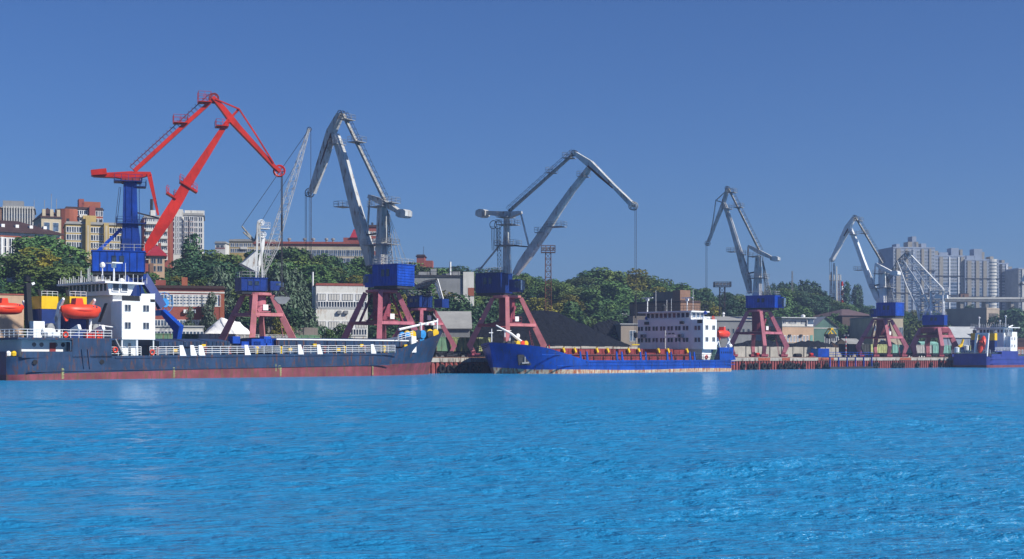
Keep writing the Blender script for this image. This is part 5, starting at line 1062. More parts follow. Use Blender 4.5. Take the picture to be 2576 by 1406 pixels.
for x in (.36, .66): b.block('bay_panel', b.L*x-.3, b.L*x+.3, -1.36, -1.3, -1, b.H-.3, M['sandstone'])
for x in (.02, .57, .97): b.block('chimney', x*b.L, x*b.L+.8, 5, 6, b.H, b.H+2.0, M['dark'], b.roof)
b = Bld('apartment_block', 'red and white banded apartment block partly behind the red boom', 'apartment block', 362, 436, 548, 660, 400, 18, 15, M['brick'], 'flat', M['roof_grey'])
for k in range(6): b.block('balcony_band', .5, b.L*.8, -.9, -.02, b.H*(.06+.16*k), b.H*(.12+.16*k), M['plaster'])
b.win(lin(.04, .78, 6), [.16, .32, .48, .64, .80, .94], 1.3, 1.2); b.block('end_strip', b.L*.86, b.L*.94, -.1, -.02, -3, b.H, M['brick_orange']); b.block('plant_room', b.L*.25, b.L*.42, 3, 9, b.H, b.H+2.6, M['plaster']); MB().tube((b.L*.3, 5, b.H+2.6), (b.L*.3, 5, b.H+6), .5).build('vent_stack', M['dark'], b.roof)
b = Bld('apartment_tower', 'tall white apartment tower with orange balcony strip, right of the red boom', 'apartment tower', 438, 512, 541, 640, 430, 12, 17, M['plaster'], 'flat', M['roof_grey'])
b.block('tall_section', b.L*-.12, b.L*.3, -.4, 12, -6, b.H+1.8, M['plaster']); b.block('balcony_strip', b.L*.36, b.L*.46, -.9, -.02, -3, b.H-1, M['peach']); b.block('balcony_strip', b.L*.56, b.L*.64, -.7, -.02, -3, b.H-1, M['brick_orange'])
b.win([.02, .10, .2], lin(.0, .98, 7), 1.2, 1.5, True); 
for q in [o for o in kids(b.r) if o.name.startswith('window')]: q.location.y = -.43
b.win([.40, .52, .60, .74, .90], lin(.0, .98, 7), 1.2, 1.5, True)
for q in [o for o in kids(b.r) if o.name.startswith('window') and abs(o.location.x-b.L*.4) < .1]: q.location.y = -.93
for q in [o for o in kids(b.r) if o.name.startswith('window') and abs(o.location.x-b.L*.6) < .1]: q.location.y = -.73
for x in (.35, .55, .78): b.block('plant_room', b.L*x, b.L*x+2.2, 3, 6, b.H, b.H+1.9, M['plaster'])
b = Bld('house', 'small pale house with bright red hipped roof, right of the blue machine house', 'house', 374, 414, 641, 690, 330, 15, 10, M['peach'], 'hip', M['roof_red'], 2.9, .6)
b.win([.3, .7], [.7, .3], 1.2, 1.4, True, GD); b.block('porch_wall', b.L*.05, b.L*.3, -1.6, -.02, -3, b.H*.55, M['brick_brown']); b.block('chimney', b.L*.6, b.L*.6+.7, 4, 4.7, b.H, b.H+3.2, M['brick'], b.roof)
b = Bld('house', 'white house with dark red roof just below the blue machine house', 'house', 240, 312, 674, 720, 262, 20, 9, M['plaster'], 'hip', M['roof_red'], 2.2, .5); b.win([.35, .6, .85], [.6], 1.0, 1.4)
b = Bld('pavilion', 'tiny white block on the ridge right of the apartment tower', 'building', 541, 567, 612, 640, 540, 0, 8, M['plaster'], 'flat', M['roof_grey']); b.win([.3, .7], [.7], 1.2, 1.3, True, GD); b.block('red_panel', .2, b.L-.2, -.06, 0, b.H*.5, b.H*.62, M['brick'])
b = Bld('apartment_block', 'low yellow apartment block behind the small white crane mast', 'apartment block', 577, 690, 607, 640, 500, 4, 12, M['ochre'], 'flat', M['roof_grey']); b.win(lin(.02, .98, 10), [.72, .3], 1.4, 1.5, True, G2)
b.block('upper_storey', b.L*.1, b.L*.5, 1, 8, b.H, b.H+.9, M['ochre']); b.block('balcony_band', b.L*.25, b.L*.4, -.6, -.02, b.H*.4, b.H*.55, M['plaster'])
b = Bld('institute_building', 'long cream building with brown cornice and rooftop vents on the hilltop behind the grey crane', 'building', 640, 918, 613, 660, 450, 3, 15, M['sandstone'], 'flat', M['brick'], .0, .5)
b.win(lin(.0, 1, 26), [.52, .08], 1.5, 2.1, True, G2); b.bands([.93], M['brick'], .5)
for x in (.07, .22, .3, .44, .52, .64, .7): MB().lathe([(.35, 0), (.35, 1.4), (.6, 1.5), (.6, 2.0), (.2, 2.2)], (b.L*x, 5, b.H+.2), 10).build('roof_vent', M['steel'], b.roof)
b.block('attic', b.L*.80, b.L*.98, 2, 11, b.H+.26, b.H+2.3, M['brick'])
mb = MB(); x0, x1 = b.L*.86, b.L*.995; mb.add([(x0, 1.5, b.H+2.3), (x1, 1.5, b.H+2.3), (x1, 11, b.H+2.3), (x0, 11, b.H+2.3), (x0+1, 6, b.H+5.4), (x1-1, 6, b.H+5.4)], [(0, 1, 5, 4), (1, 2, 5), (2, 3, 4, 5), (3, 0, 4), (0, 3, 2, 1)]); mb.build('attic_roof', M['roof_red'], b.r)
b = Bld('brick_tower_block', 'dark red brick block between the grey boom and its tower', 'building', 925, 949, 571, 680, 470, 10, 12, M['brick'], 'flat', M['roof_dark']); b.win([.3, .7], [.85, .68, .5, .3], 1.1, 1.5, True, G2); MB().tube((b.L*.6, 5, b.H), (b.L*.6, 5, b.H+2), .4).build('chimney', M['dark'], b.roof)
b = Bld('rooftop_block', 'small red brick rooftop with aerial above the trees right of the grey crane', 'building', 1048, 1068, 645, 690, 520, 0, 9, M['brick'], 'flat', M['roof_dark']); b.block('annex', b.L, b.L*2.0, 1, 7, -6, b.H*.78, M['brick']); MB().tube((b.L*.8, 4, b.H), (b.L*.8, 4, b.H+4), .08).build('aerial', M['dark'], b.roof)
# port buildings at the foot of the slope
b = Bld('boundary_wall', 'pale orange wall and low shed behind the left ship', 'wall', -30, 60, 741, 800, 250, 30, 4, M['peach'], 'flat', M['brick'], 0, .1, .0); b.win([.45, .62, .78], [.45], 1.1, 1.5); 
b = Bld('brick_building', 'two storey red brick building with white window surrounds behind the dark ship', 'building', 380, 564, 724, 870, 276, 14, 14, M['brick'], 'flat', M['roof_dark'], 0, .4, .3)
xs = lin(.0, .95, 11); b.win(xs, [.79, .35], 1.35, 2.4, True, [M['white'], M['glass2']]); b.bands([.93], M['plaster'], .3)
for x in xs:
    for z in (.79, .35):
        for sg in (-1, 1):
            mb = MB(); mb.bb(x*b.L+sg*.98-.1, x*b.L+sg*.98+.1, -.03, 0, z*b.H-1.1, z*b.H+1.15)
            for k in range(4): mb.bb(x*b.L+sg*.98-.2, x*b.L+sg*.98+.2, -.06, -.03, z*b.H-1.1+k*.6, z*b.H-.75+k*.6)
            if (z > .5 or x > .5) and x > .25: mb.build('window_surround', M['plaster'], b.r)
b.block('end_wall_strip', b.L-.9, b.L+.02, -.08, -.02, -3, b.H, M['brick_orange']); b.block('roof_turret', b.L*.42, b.L*.5, 4, 7, b.H+.25, b.H+2.4, M['brick_orange'], b.roof); b.block('roof_turret', b.L*.06, b.L*.2, 4, 7, b.H+.25, b.H+1.8, M['brick'], b.roof)
for x in (.47, .58): MB().box((x*b.L, -.3, b.H*.6), (.8, .5, .7)).build('air_conditioner', M['white'], b.r)
b = Bld('glazed_pavilion', 'low pale glazed annex in front of the red brick building', 'building', 386, 512, 822, 872, 258, 14, 5, M['plaster'], 'flat', M['roof_pale'], 0, .2, 0); b.win(lin(.0, 1, 14), [.5], .7, 2.2, False, [M['white'], M['glass2']])
b = Bld('office_block', 'white panelled office block with peeling paint and two window bands behind the grey crane', 'building', 795, 925, 718, 860, 318, 12, 14, M['peeling'], 'flat', M['brick'], 0, .1, .3)
for z in (.73, .24): b.block('window_band', .4, b.L-.2, -.14, -.02, z*b.H-1.75, z*b.H+1.75, M['white'])
xs = lin(.03, .98, 18)
o = window_mb(.62, 1.35, fr=.08).build('window', [M['white'], M['glass']]); place(b.r, o, [(x*b.L, -.17, z*b.H-.8) for z in (.73, .24) for i, x in enumerate(xs)])
o = window_mb(.62, 1.5, fr=.07).build('window', [M['steel'], M['plaster']]); place(b.r, o, [(x*b.L, -.17, z*b.H+.85) for z in (.73, .24) for i, x in enumerate(xs) if i % 5 != 3])
for x in (.45, .58): MB().box((x*b.L, -.3, b.H*.53), (.9, .5, .7)).build('air_conditioner', M['grey_wall'], b.r)
MB().tube((-.6, 2, b.H-2), (-.6, 2, b.H+3.2), .22).build('flue', M['white'], b.r)
b = Bld('depot_building', 'low grey depot with cluttered flat roof, right of the large grey crane', 'building', 1040, 1192, 697, 790, 380, 8, 14, M['grey_wall'], 'flat', M['dark'], 0, .2, .4)
b.block('lower_front', 0, b.L, -.6, -.02, -4, b.H*.48, M['plaster']); b.win(lin(.02, .98, 14), [.2], 1.2, 2.0, True, G2)
for q in [o for o in kids(b.r) if o.name.startswith('window')]: q.location.y = -.63
b.block('brick_end', b.L*.82, b.L*1.0, -.5, -.02, b.H*.49, b.H*1.15, M['plaster']); b.block('brick_panel', b.L*.9, b.L*1.0, -.56, -.5, b.H*.5, b.H*.72, M['brick_orange'])
for x, w_, h_ in ((.1, 3, 1.4), (.3, 1.6, 2.2), (.5, 2.4, 1.0), (.66, 2.2, 1.6)): b.block('roof_unit', b.L*x, b.L*x+w_, 3, 6, b.H+.25, b.H+.25+h_, M['steel'], b.roof)
MB().rail([(1, 1, b.H+.5), (b.L*.75, 1, b.H+.5)], 2.2, 2, 3, .06).build('roof_railing', M['dark'], b.roof); MB().tube((b.L*.62, 2, b.H), (b.L*.62, 2, b.H+4.4), .3).build('flue', M['white'], b.roof)
b = Bld('warehouse', 'grey warehouse with broad pale asbestos gable roof behind the dark bow', 'warehouse', 1096, 1182, 824, 880, 308, 3, 17, M['grey_wall'], 'gable', M['roof_grey'], 3.9, .5)
b = Bld('shed', 'small grey shed with sloping roof left of the ribbed white ship block', 'shed', 1562, 1628, 816, 880, 385, 10, 12, M['tan_wall'], 'flat', M['roof_pale'], 0, .3, 0)
b.win([.45], [.55], 1.8, 3.0, True, [M['white'], M['glass2']]); b.block('crane_house', b.L*.5, b.L*1.05, 1, 6, b.H+.25, b.H+2.4, M['brown_wall'])
b = Bld('shed', 'blue grey metal shed with low gable roof at the foot of the wood', 'shed', 1572, 1640, 797, 850, 430, 10, 14, M['tower_wall'], 'gable', M['roof_pale'], 1.4, .3)
b = Bld('brick_building', 'brown brick building with square rooftop tower behind the blue ship bridge', 'building', 1712, 1762, 760, 860, 410, 38, 22, M['brick_brown'], 'flat', M['roof_dark'], 0, .2, .4)
b.win(lin(.02, .98, 6), [.62, .2], 1.6, 3.2, True, [M['plaster'], M['glass2']]); b.block('rooftop_tower', b.L*-.02+.1, b.L*.5, .1, 3.2, b.H+.26, b.H+3.6, M['brick_brown']); b.block('rooftop_wing', .3, b.L*.4, 3.3, 12, b.H+.26, b.H+3.3, M['brown_wall'])
b.win(lin(.1, .9, 6), [.6], 1.3, 1.6, True, GD, -1); MB().tube((1.5, 1, b.H+3.6), (1.5, 1, b.H+6), .07).build('aerial', M['dark'], b.roof)
b = Bld('long_shed', 'long grey corrugated shed behind the pink crane legs', 'shed', 1800, 1915, 804, 875, 425, 12, 14, M['grey_wall'], 'gable', M['roof_grey'], 1.2, .3); b.win(lin(0, 1, 9), [.6], .8, 1.6, False, GD)
for x in (.35, .86): MB().lathe([(.3, 0), (.3, .8), (.55, .9), (.2, 1.4)], (b.L*x, 7, b.H+1.1), 10).build('roof_vent', M['white'], b.roof)
b = Bld('control_office', 'peach harbour office with slanted glass control room and flat overhanging roof', 'office', 1968, 2047, 822, 876, 455, 22, 12, M['peach'], 'flat', M['roof_grey'], 0, .1, 0)
b.win(lin(.02, .85, 8), [.45], .85, 2.2, True, [M['white'], M['glass2']]); H = b.H; b.block('control_room', b.L*.04, b.L*.80, .8, 9, H+.26, H+2.8, M['plaster']); b.block('green_door', b.L*.88, b.L*.97, -.08, -.02, 0, H*.62, M['wag_teal'])
mb = MB(); mb.prism([(b.L*.8, 3.5, H+.3), (b.L*.99, 3.5, H+.3), (b.L*1.03, 3.5, H+2.9), (b.L*.8, 3.5, H+2.9)], (0, 6.6, 0)); mb.build('corner_glass_room', M['white'], b.r)
b.block('slanted_glazing', b.L*.82, b.L*1.0, .1, .18, H+1.0, H+2.5, M['glass2']); MB().bb(-.6, b.L*1.06, -.5, 10, H+2.92, H+3.2).build('overhanging_roof', M['roof_pale'], b.r)
o = window_mb(1.3, 1.2, fr=.1, two=True).build('window', [M['white'], M['glass']]); place(b.r, o, [(x*b.L, .77, H+1.6) for x in (.1, .28, .36, .44, .68, .76)])
MB().lathe([(.1, 0), (.7, .2), (.7, .8), (.1, 1.1)], (b.L*.88, 4, H+3.2), 12).build('satellite_dome', M['white'], b.r); b.block('lower_annex', -3.5, b.L*.55, -5, -.02, -4, H*.22, M['sandstone']); b.block('annex_roof', -3.8, b.L*.6, -5.4, 0, H*.22, H*.22+.25, M['roof_grey'])
for x in (.22, .58): MB().box((x*b.L, -.3, H*.6), (.8, .5, .7)).build('air_conditioner', M['dark'], b.r)
b = Bld('green_house', 'green plastered building with front gable right of the harbour office', 'building', 2046, 2108, 824, 880, 470, 14, 22, M['green_wall'], 'gablef', M['roof_pale'], 3.8, .5); b.win([.55, .75, .93], [.42], 1.7, 2.6, True); b.bands([.98], M['plaster'], .3)
b = Bld('workshop_hall', 'big windowless brown grey hall with dark hipped roof behind the ribbed blue crane house', 'hall', 2107, 2205, 821, 885, 520, 16, 30, M['brown_wall'], 'flat', M['roof_grey'], 0, .1, 0)
mb = MB(); L, H, D = b.L, b.H, b.D; mb.add([(3.2, 2, H+.2), (L, 2, H+.2), (L, D, H+.2), (3.2, D, H+.2), (3.6, 3, H+4.2), (L, 3, H+4.2), (L, D, H+4.2), (3.6, D, H+4.2)], [(0,1,5,4), (1,2,6,5), (2,3,7,6), (3,0,4,7)]); mb.build('dark_upper_storey', M['roof_dark'], b.r)
mb = MB(); mb.add([(3.0, 2.4, H+4.2), (L+.5, 2.4, H+4.2), (L+.5, D, H+4.2), (3.0, D, H+4.2), (L*.62, D*.5, H+7.0), (L*.8, D*.5, H+7.0)], [(0,1,5,4), (1,2,5), (2,3,4,5), (3,0,4), (3,2,1,0)]); mb.build('hip_roof', M['roof_mauve'], b.r); b.block('gate', L*.35, L*.45, -.06, 0, 0, H*.3, M['dark'])
b = Bld('stone_block', 'tan stone faced building with narrow end window behind the grey crane portal', 'building', 2196, 2272, 800, 885, 500, 10, 20, M['sandstone'], 'flat', M['roof_grey'], 0, .15, .3); b.win([.93], [.55], 1.6, 4.5, True, G2); b.win([.1, .3, .5], [.7, .3], 1.5, 2.0, True, G2)
b = Bld('concrete_hall', 'large tan concrete building with dark upper windows at the right', 'hall', 2482, 2514, 778, 880, 620, 40, 21, M['tan_wall'], 'flat', M['tan_wall'], 0, .1, .5)
for z in (.78, .42): b.block('window_strip', b.L*.16, b.L*.86, -.05, 0, z*b.H-2.9, z*b.H+2.3, M['dark']); b.win(lin(.16, .86, 6), [z-.01], .9, 4.6, False, [M['tan_wall'], M['glass']])
for k, (lb, u0, u1, vt, y0, a, mt, rf, rh) in enumerate((
    ('low white rendered house with grey roof beside the coal heap', 2052, 2105, 868, 470, 8, M['plaster'], M['roof_grey'], 1.6), ('low peach house with grey roof left of the wagons', 2105, 2150, 866, 468, 10, M['peach'], M['roof_grey'], 1.8),
    ('low cream house with two white windows above the dark wagon', 2138, 2172, 866, 460, 12, M['sandstone'], M['roof_grey'], 2.0), ('white gabled warehouse with grey roof left of the dark red portal', 2262, 2330, 850, 530, 8, M['plaster'], M['roof_grey'], 3.4),
    ('pale blue shed with light metal roof right of the dark red portal', 2372, 2440, 848, 560, 12, M['tower_wall'], M['roof_pale'], 2.6), ('pale blue shed with high light roof in front of the concrete building', 2398, 2470, 838, 600, 16, M['tower_wall'], M['roof_pale'], 3.0),
    ('grey hut with curved roof at the far right', 2560, 2600, 848, 600, 10, M['plaster'], M['roof_pale'], 2.2))):
    b = Bld('low_house' if k < 3 else 'shed', lb, 'house' if k < 3 else 'shed', u0, u1, vt, 897, y0, a, 12, mt, 'gable', rf, rh, .4); b.win(lin(.1, .9, 4), [.5], 1.1, 1.6, True)
b = Bld('red_store', 'red and dark two storey store at the right edge behind the white wing', 'building', 2552, 2600, 856, 897, 500, 8, 10, M['brick_orange'], 'flat', M['roof_dark']); b.win(lin(0, 1, 6), [.3], .8, 1.5, True)
b.block('upper_floor', -.05, b.L+.05, -.05, 9, b.H*.6, b.H-.05, M['roof_dark'])
# far apartment towers and the raised promenade, right
def tower(label, u0, u1, vt, y0, ang, dp, wall, floors, cols, strips=(), roofs=()):
    b = Bld('apartment_tower', label, 'apartment tower', u0, u1, vt, 790, y0, ang, dp, wall, 'flat', M['tower_wall'], 0, .2, .6)
    zs = lin(.02, .97, floors); xs = lin(.01, .99, cols); per = max(1, int(100/cols)); sel = zs[::-1]
    big = MB()
    for i, z in enumerate(sel):
        for j, x in enumerate(xs):
            if i < per: continue
            big.bb(x*b.L-.7, x*b.L+.7, -.04, .02, z*b.H-.75, z*b.H+.75)
    b.win(xs, sel[:per], 1.5, 1.7, True, [M['plaster'], M['glass2']])
    if big.v: tag(big.build('lower_windows', M['glass2'], b.r), kind='stuff')
    for x, w_, m_ in strips: b.block('facade_strip', x*b.L-w_*b.L/2, x*b.L+w_*b.L/2, -.5, -.03, -3, b.H*.995, M[m_])
    for z in (.32, .66): b.block('dark_band', -.06, b.L+.06, -.62, 0, z*b.H-.35, z*b.H+.35, M['dark'])
    for x, w_, h_, m_ in roofs: b.block('roof_block', x*b.L, x*b.L+w_*b.L, 3, 10, b.H+.3, b.H+h_, M[m_], b.roof)
    return b
tower('tall blue grey apartment tower with stepped roof, leftmost of the far towers', 2247, 2352, 624, 900, 8, 24, M['tower_wall'], 18, 16, ((.12, .10, 'tower_tan'), (.32, .06, 'tower_tan'), (.5, .08, 'tower_wall'), (.7, .06, 'tower_tan'), (.88, .05, 'tower_tan')), ((.12, .08, 3, 'tower_wall'), (.4, .25, 4.5, 'tower_tan'), (.5, .1, 8, 'tower_wall'), (.72, .12, 3.5, 'tower_wall')))
tower('broad apartment block with yellow rooftop blocks and white vertical strips, in the far row', 2352, 2428, 645, 930, 6, 24, M['tower_wall'], 16, 14, ((.2, .12, 'tower_tan'), (.48, .04, 'white'), (.78, .04, 'white'), (.9, .1, 'tower_tan')), ((.05, .12, 4, 'tower_tan'), (.2, .3, 3, 'tower_wall'), (.6, .25, 6, 'tower_wall'), (.9, .08, 5, 'tower_tan')))
b = tower('apartment block with rounded pale corner, right of the white strips', 2428, 2513, 655, 930, 6, 24, M['tower_wall'], 16, 12, ((.12, .12, 'tower_tan'), (.36, .1, 'tower_tan'), (.58, .1, 'tower_tan')), ((.1, .25, 3.5, 'tower_wall'), (.32, .25, 8, 'tower_wall'), (.55, .08, 6, 'tower_tan'), (.8, .1, 3, 'tower_tan')))
mb = MB(); mb.lathe([(4.5, -6), (4.5, b.H+1)], (b.L-4.2, 3.6, 0), 24); o = mb.build('rounded_corner', M['plaster'], b.r)
mb = MB()
for k in range(16): mb.lathe([(4.56, b.H*(k+.35)/16), (4.56, b.H*(k+.62)/16)], (b.L-4.2, 3.6, 0), 24)
tag(mb.build('corner_windows', M['glass2'], b.r), kind='stuff')
tower('dark slatted apartment tower near the right edge', 2513, 2537, 664, 960, 6, 20, M['tower_wall'], 16, 5, ((.2, .2, 'dark'), (.8, .12, 'white')), ((.5, .3, 3, 'tower_tan'),))
tower('lower blue grey apartment tower at the right edge', 2536, 2566, 684, 980, 6, 20, M['tower_wall'], 14, 6, ((.3, .14, 'tower_tan'),), ((.1, .4, 4, 'tower_tan'),))
tower('pale apartment tower cut by the right picture edge', 2562, 2620, 677, 940, 6, 20, M['grey_wall'], 14, 8, ((.2, .1, 'plaster'),), ())
y0 = 760; x0, x1 = (2330-U0)/F*y0, (2640-U0)/F*y0; zt_ = CH+(V0-751)*y0/F
r = thing('viaduct', 'long concrete viaduct with parapet below the far apartment towers', 'viaduct', (x0, y0, zt_)); ln = x1-x0
MB().bb(0, ln, .3, 9, -1.6, 0).build('deck', M['grey_wall'], r); MB().bb(0, ln, 0, .28, -.35, .75).build('parapet', M['plaster'], r)
for k in range(5): MB().bb(6+k*(ln-12)/4-.8, 6+k*(ln-12)/4+.8, 1, 8, -26, -1.4).build('pier', M['concrete'], r)
b = Bld('kiosk', 'small brown kiosk on the viaduct in front of the far towers', 'kiosk', 2417, 2437, 739, 751, 765, 0, 4, M['brick_brown'], 'flat', M['roof_dark'], 0, .1, 0, None, 0); b.block('door', 1, 2, -.05, 0, 0, 2, M['dark'])
# ---------------------------------------------------------------- heaps, wagons, yard pieces
def heap(label, name, pts, t, dp, mat, base=3.0, seed=1):
    """Ridge given by (u, v) of the crest; the heap falls away at its angle of repose to both sides."""
    rr = random.Random(seed); ss = [(S(u, t), Zt(u, v, t)-base) for u, v in pts]; s0, s1 = ss[0][0], ss[-1][0]; n = 44; m = 17; vs = []; cx = (s0+s1)/2
    def cr(s):
        for (a, ha), (b_, hb_) in zip(ss, ss[1:]):
            if a <= s <= b_: return ha+(hb_-ha)*(s-a)/(b_-a)
        return 0
    for i in range(n+1):
        s = s0+(s1-s0)*i/n; h = max(0, cr(s))
        for j in range(m):
            k = 2*j/(m-1)-1; f = max(0, 1-abs(k)**1.25); p = W(s+rr.uniform(-.3, .3)*(0 < i < n), t+k*dp*max(.08, (h/max(z for _, z in ss))), 0)
            vs.append((p.x, p.y, base-.1+max(0, h*f+rr.uniform(-.22, .22)*(f > .05)*(h > .6))))
    mb = MB(); mb.add(vs, [(i*m+j, (i+1)*m+j, (i+1)*m+j+1, i*m+j+1) for i in range(n) for j in range(m-1)])
    return tag(mb.build(name, mat, None, mat is not M['coal']), label, 'heap')
heap('huge black coal heap behind the blue ship bow', 'coal_heap', [(1090, 900), (1150, 866), (1205, 828), (1255, 800), (1310, 786), (1345, 779), (1392, 781), (1420, 792), (1470, 815), (1530, 846), (1580, 866), (1625, 900)], 42, 15, M['coal'], 3, 2)
heap('second steep coal heap left of the ribbed white ship block', 'coal_heap', [(1440, 900), (1475, 835), (1500, 812), (1530, 803), (1552, 806), (1575, 830), (1600, 862), (1640, 900)], 56, 11, M['coal'], 3, 3)
heap('low coal heap behind the concrete block wall and pink crane legs', 'coal_heap', [(1815, 895), (1840, 868), (1880, 857), (1925, 854), (1960, 858), (2000, 872), (2025, 895)], 38, 8, M['coal'], 3, 4)
heap('low coal heap in front of the harbour office', 'coal_heap', [(1945, 898), (1975, 868), (2015, 857), (2060, 856), (2088, 866), (2120, 898)], 36, 7, M['coal'], 3, 5)
heap('rounded dark heap behind the green wagons under the grey crane', 'coal_heap', [(2175, 900), (2200, 866), (2220, 856), (2245, 860), (2270, 885), (2285, 900)], 30, 6, M['coal'], 3, 6)
heap('white heap of bulk cargo on the quay behind the dark ship', 'bulk_heap', [(480, 872), (505, 850), (530, 828), (548, 806), (553, 798), (560, 799), (568, 804), (594, 805), (610, 820), (636, 846), (660, 872)], 30, 11, M['salt'], 3, 7)
heap('small white heap beside the dark red portal', 'bulk_heap', [(2262, 900), (2272, 880), (2288, 872), (2305, 884), (2312, 900)], 34, 6, M['salt'], 3, 8)
def wall_blocks(name, label, u0, u1, vt, t, mat, post, step=3.1):
    a, b_ = S(u0, t), S(u1, t); z = Zt((u0+u1)/2, vt, t); r = thing(name, label, 'wall', W(a, t, 3.0), QA); mb = MB(); x = 0; i = 0
    while x < b_-a: mb.bb(x, min(x+step-.06, b_-a), (i*7 % 3)*.04, .5+(i*7 % 3)*.04, -.05, z-3.0+(i*5 % 3)*.05); x += step; i += 1
    mb.build('panel_row', mat, r)
    for k in range(0, i, 2): MB().bb(k*step-.1, k*step+.1, -.12, -.01, 0, z-2.9).build('post', post, r)
wall_blocks('block_wall', 'pale concrete block wall with dark striped posts in front of the low coal heaps', 1845, 2118, 873, 28, M['concrete'], M['dark'])
wall_blocks('retaining_wall', 'low pale retaining wall along the foot of the huge coal heap', 1375, 1606, 872, 25, M['concrete'], M['rust'])
wall_blocks('yard_wall', 'low brown yard wall behind the pink legs of the small white crane', 640, 800, 824, 36, M['brown_wall'], M['dark'])
def wagon(label, s, t, L_, mat, h=2.9, group='open freight wagons on the quay tracks'):
    r = thing('freight_wagon', label, 'wagon', W(s, t, 3.16), QA, group)
    mb = MB(); w2 = 1.5
    mb.bb(0, L_, -w2, -w2+.08, 1.25, 1.25+h); mb.bb(0, L_, w2-.08, w2, 1.25, 1.25+h); mb.bb(0, .08, -w2+.08, w2-.08, 1.25, 1.25+h); mb.bb(L_-.08, L_, -w2+.08, w2-.08, 1.25, 1.25+h); mb.bb(.08, L_-.08, -w2+.08, w2-.08, 1.25, 1.4)
    n = 8
    for k in range(n+1):
        x = .06+k*(L_-.12)/n
        for y in (-w2-.09, w2): mb.bb(x-.07, x+.07, y, y+.09, 1.2, 1.25+h-.1)
    for y in (-w2-.1, w2): mb.bb(0, L_, y, y+.1, 1.25+h-.12, 1.25+h+.04)
    mb.build('body', mat, r); MB().bb(.3, L_-.3, -1.2, 1.2, .85, 1.25).build('underframe', M['dark'], r)
    for bx in (2.3, L_-2.3):
        mb = MB().bb(bx-1.3, bx+1.3, -1.15, 1.15, .45, .85)
        for x in (-.92, .92):
            for y in (-.95, .8): mb.lathe([(.47, 0), (.47, .15)], (bx+x, y, .47), 12, (0, 1, 0))
        mb.build('bogie', M['black'], r)
    return r
def wrow(spec, t):
    for u, mt, lb in spec: wagon(lb, S(u, t), t, 12.6, M[mt])
wrow(((1085, 'wag_green', 'green open wagon half hidden behind the dark bow'), (1117.5, 'wag_lime', 'stained yellow green open wagon between the dark bow and the blue bow')), 18)
wrow(((352, 'wag_green', 'green open wagon behind the white bridge wing of the dark ship'), (432, 'wag_green', 'green open wagon left of the white bulk heap')), 23)
wrow(((512, 'wag_grey', 'pale grey open wagon right in front of the white bulk heap'), (583, 'wag_grey', 'stained grey open wagon at the right foot of the white bulk heap'), (662, 'wag_green', 'dark green open wagon with blue boxes in front, beneath the small white crane')), 18)
us = [2126, 2150.5, 2175.5, 2200.5, 2225.5, 2254, 2282, 2311.5, 2341, 2372, 2404]
mm = ['wag_dark', 'wag_lime', 'wag_teal', 'wag_grey', 'wag_teal', 'wag_green', 'wag_lime', 'wag_dark', 'wag_lime', 'wag_lime', 'wag_green']
ll = ['black open wagon, leftmost of the row under the right cranes', 'pale lime open wagon between the black and a teal wagon', 'teal open wagon under the left leg of the grey crane', 'dull grey open wagon between two teal wagons', 'teal open wagon left of the pink crane legs',
      'green open wagon directly behind the pink crane legs', 'lime open wagon right of the pink crane legs', 'black open wagon under the dark red portal', 'yellow green open wagon between the black wagon and the portal right leg', 'lime open wagon right of the lattice crane', 'green open wagon behind the stern of the indigo ship']
s_ = S(2122, 18)
for k in range(11): wagon(ll[k], s_+k*13.6, 18, 12.8, M[mm[k]], 2.6)
r = wagon('long green covered wagon behind the second black wagon', S(2305, 23), 23, 13, M['wag_teal'], 3.2); mb = MB()
mb.add([(x, y, z) for x in (0, 13) for y, z in ((-1.5, 4.45), (-.9, 5.0), (0, 5.2), (.9, 5.0), (1.5, 4.45))], [(0,1,2,3,4), (9,8,7,6,5)] + [(i, i+1, i+6, i+5) for i in range(4)]); mb.build('curved_roof', M['wag_teal'], r)
t_ = thing('container', 'blue steel box container beside the striped lamp mast', 'container', W(S(2082, 12), 15, 3.0), QA); MB().bb(0, 6, 0, 2.4, .1, 2.6).build('body', M['cblue'], t_); mb = MB()
for k in range(14): mb.bb(.2+k*.42, .35+k*.42, -.05, 0, .2, 2.5)
mb.build('side_ribs', M['cblue'], t_); MB().bb(-.05, 0, .1, 2.3, .2, 2.5).build('door', M['lblue'], t_)
mb = MB()
for k in range(9): torus(mb, (0, k*.34, .55), .42, .16, (0, 1, 0), 12, 6)
o = mb.build('tyre_bundle', M['rubber'], None, True); o.location = W(S(2000, 9), 9, 3.0); o.rotation_euler = (0, 0, QA-math.pi/2); tag(o, 'row of black tyres lying bundled on the quay edge in front of the block wall', 'tyre bundle')
for u, l in ((2040, 'red pump set on the quay in front of the block wall'), (1905, 'red machine base beside the pink crane foot')):
    t_ = thing('pump_set', l, 'pump', W(S(u, 11), 11, 3.0), QA); MB().bb(-1.6, 1.6, -.5, .5, .1, .35).build('skid', M['red_oxide'], t_); MB().lathe([(.3, -.9), (.45, -.8), (.45, .5), (.3, .6)], (.2, 0, .85), 10, (1, 0, 0)).build('motor', M['red'], t_); MB().tube((-1.2, 0, .3), (-1.2, 0, 1.5), .12).build('pipe', M['dark'], t_)
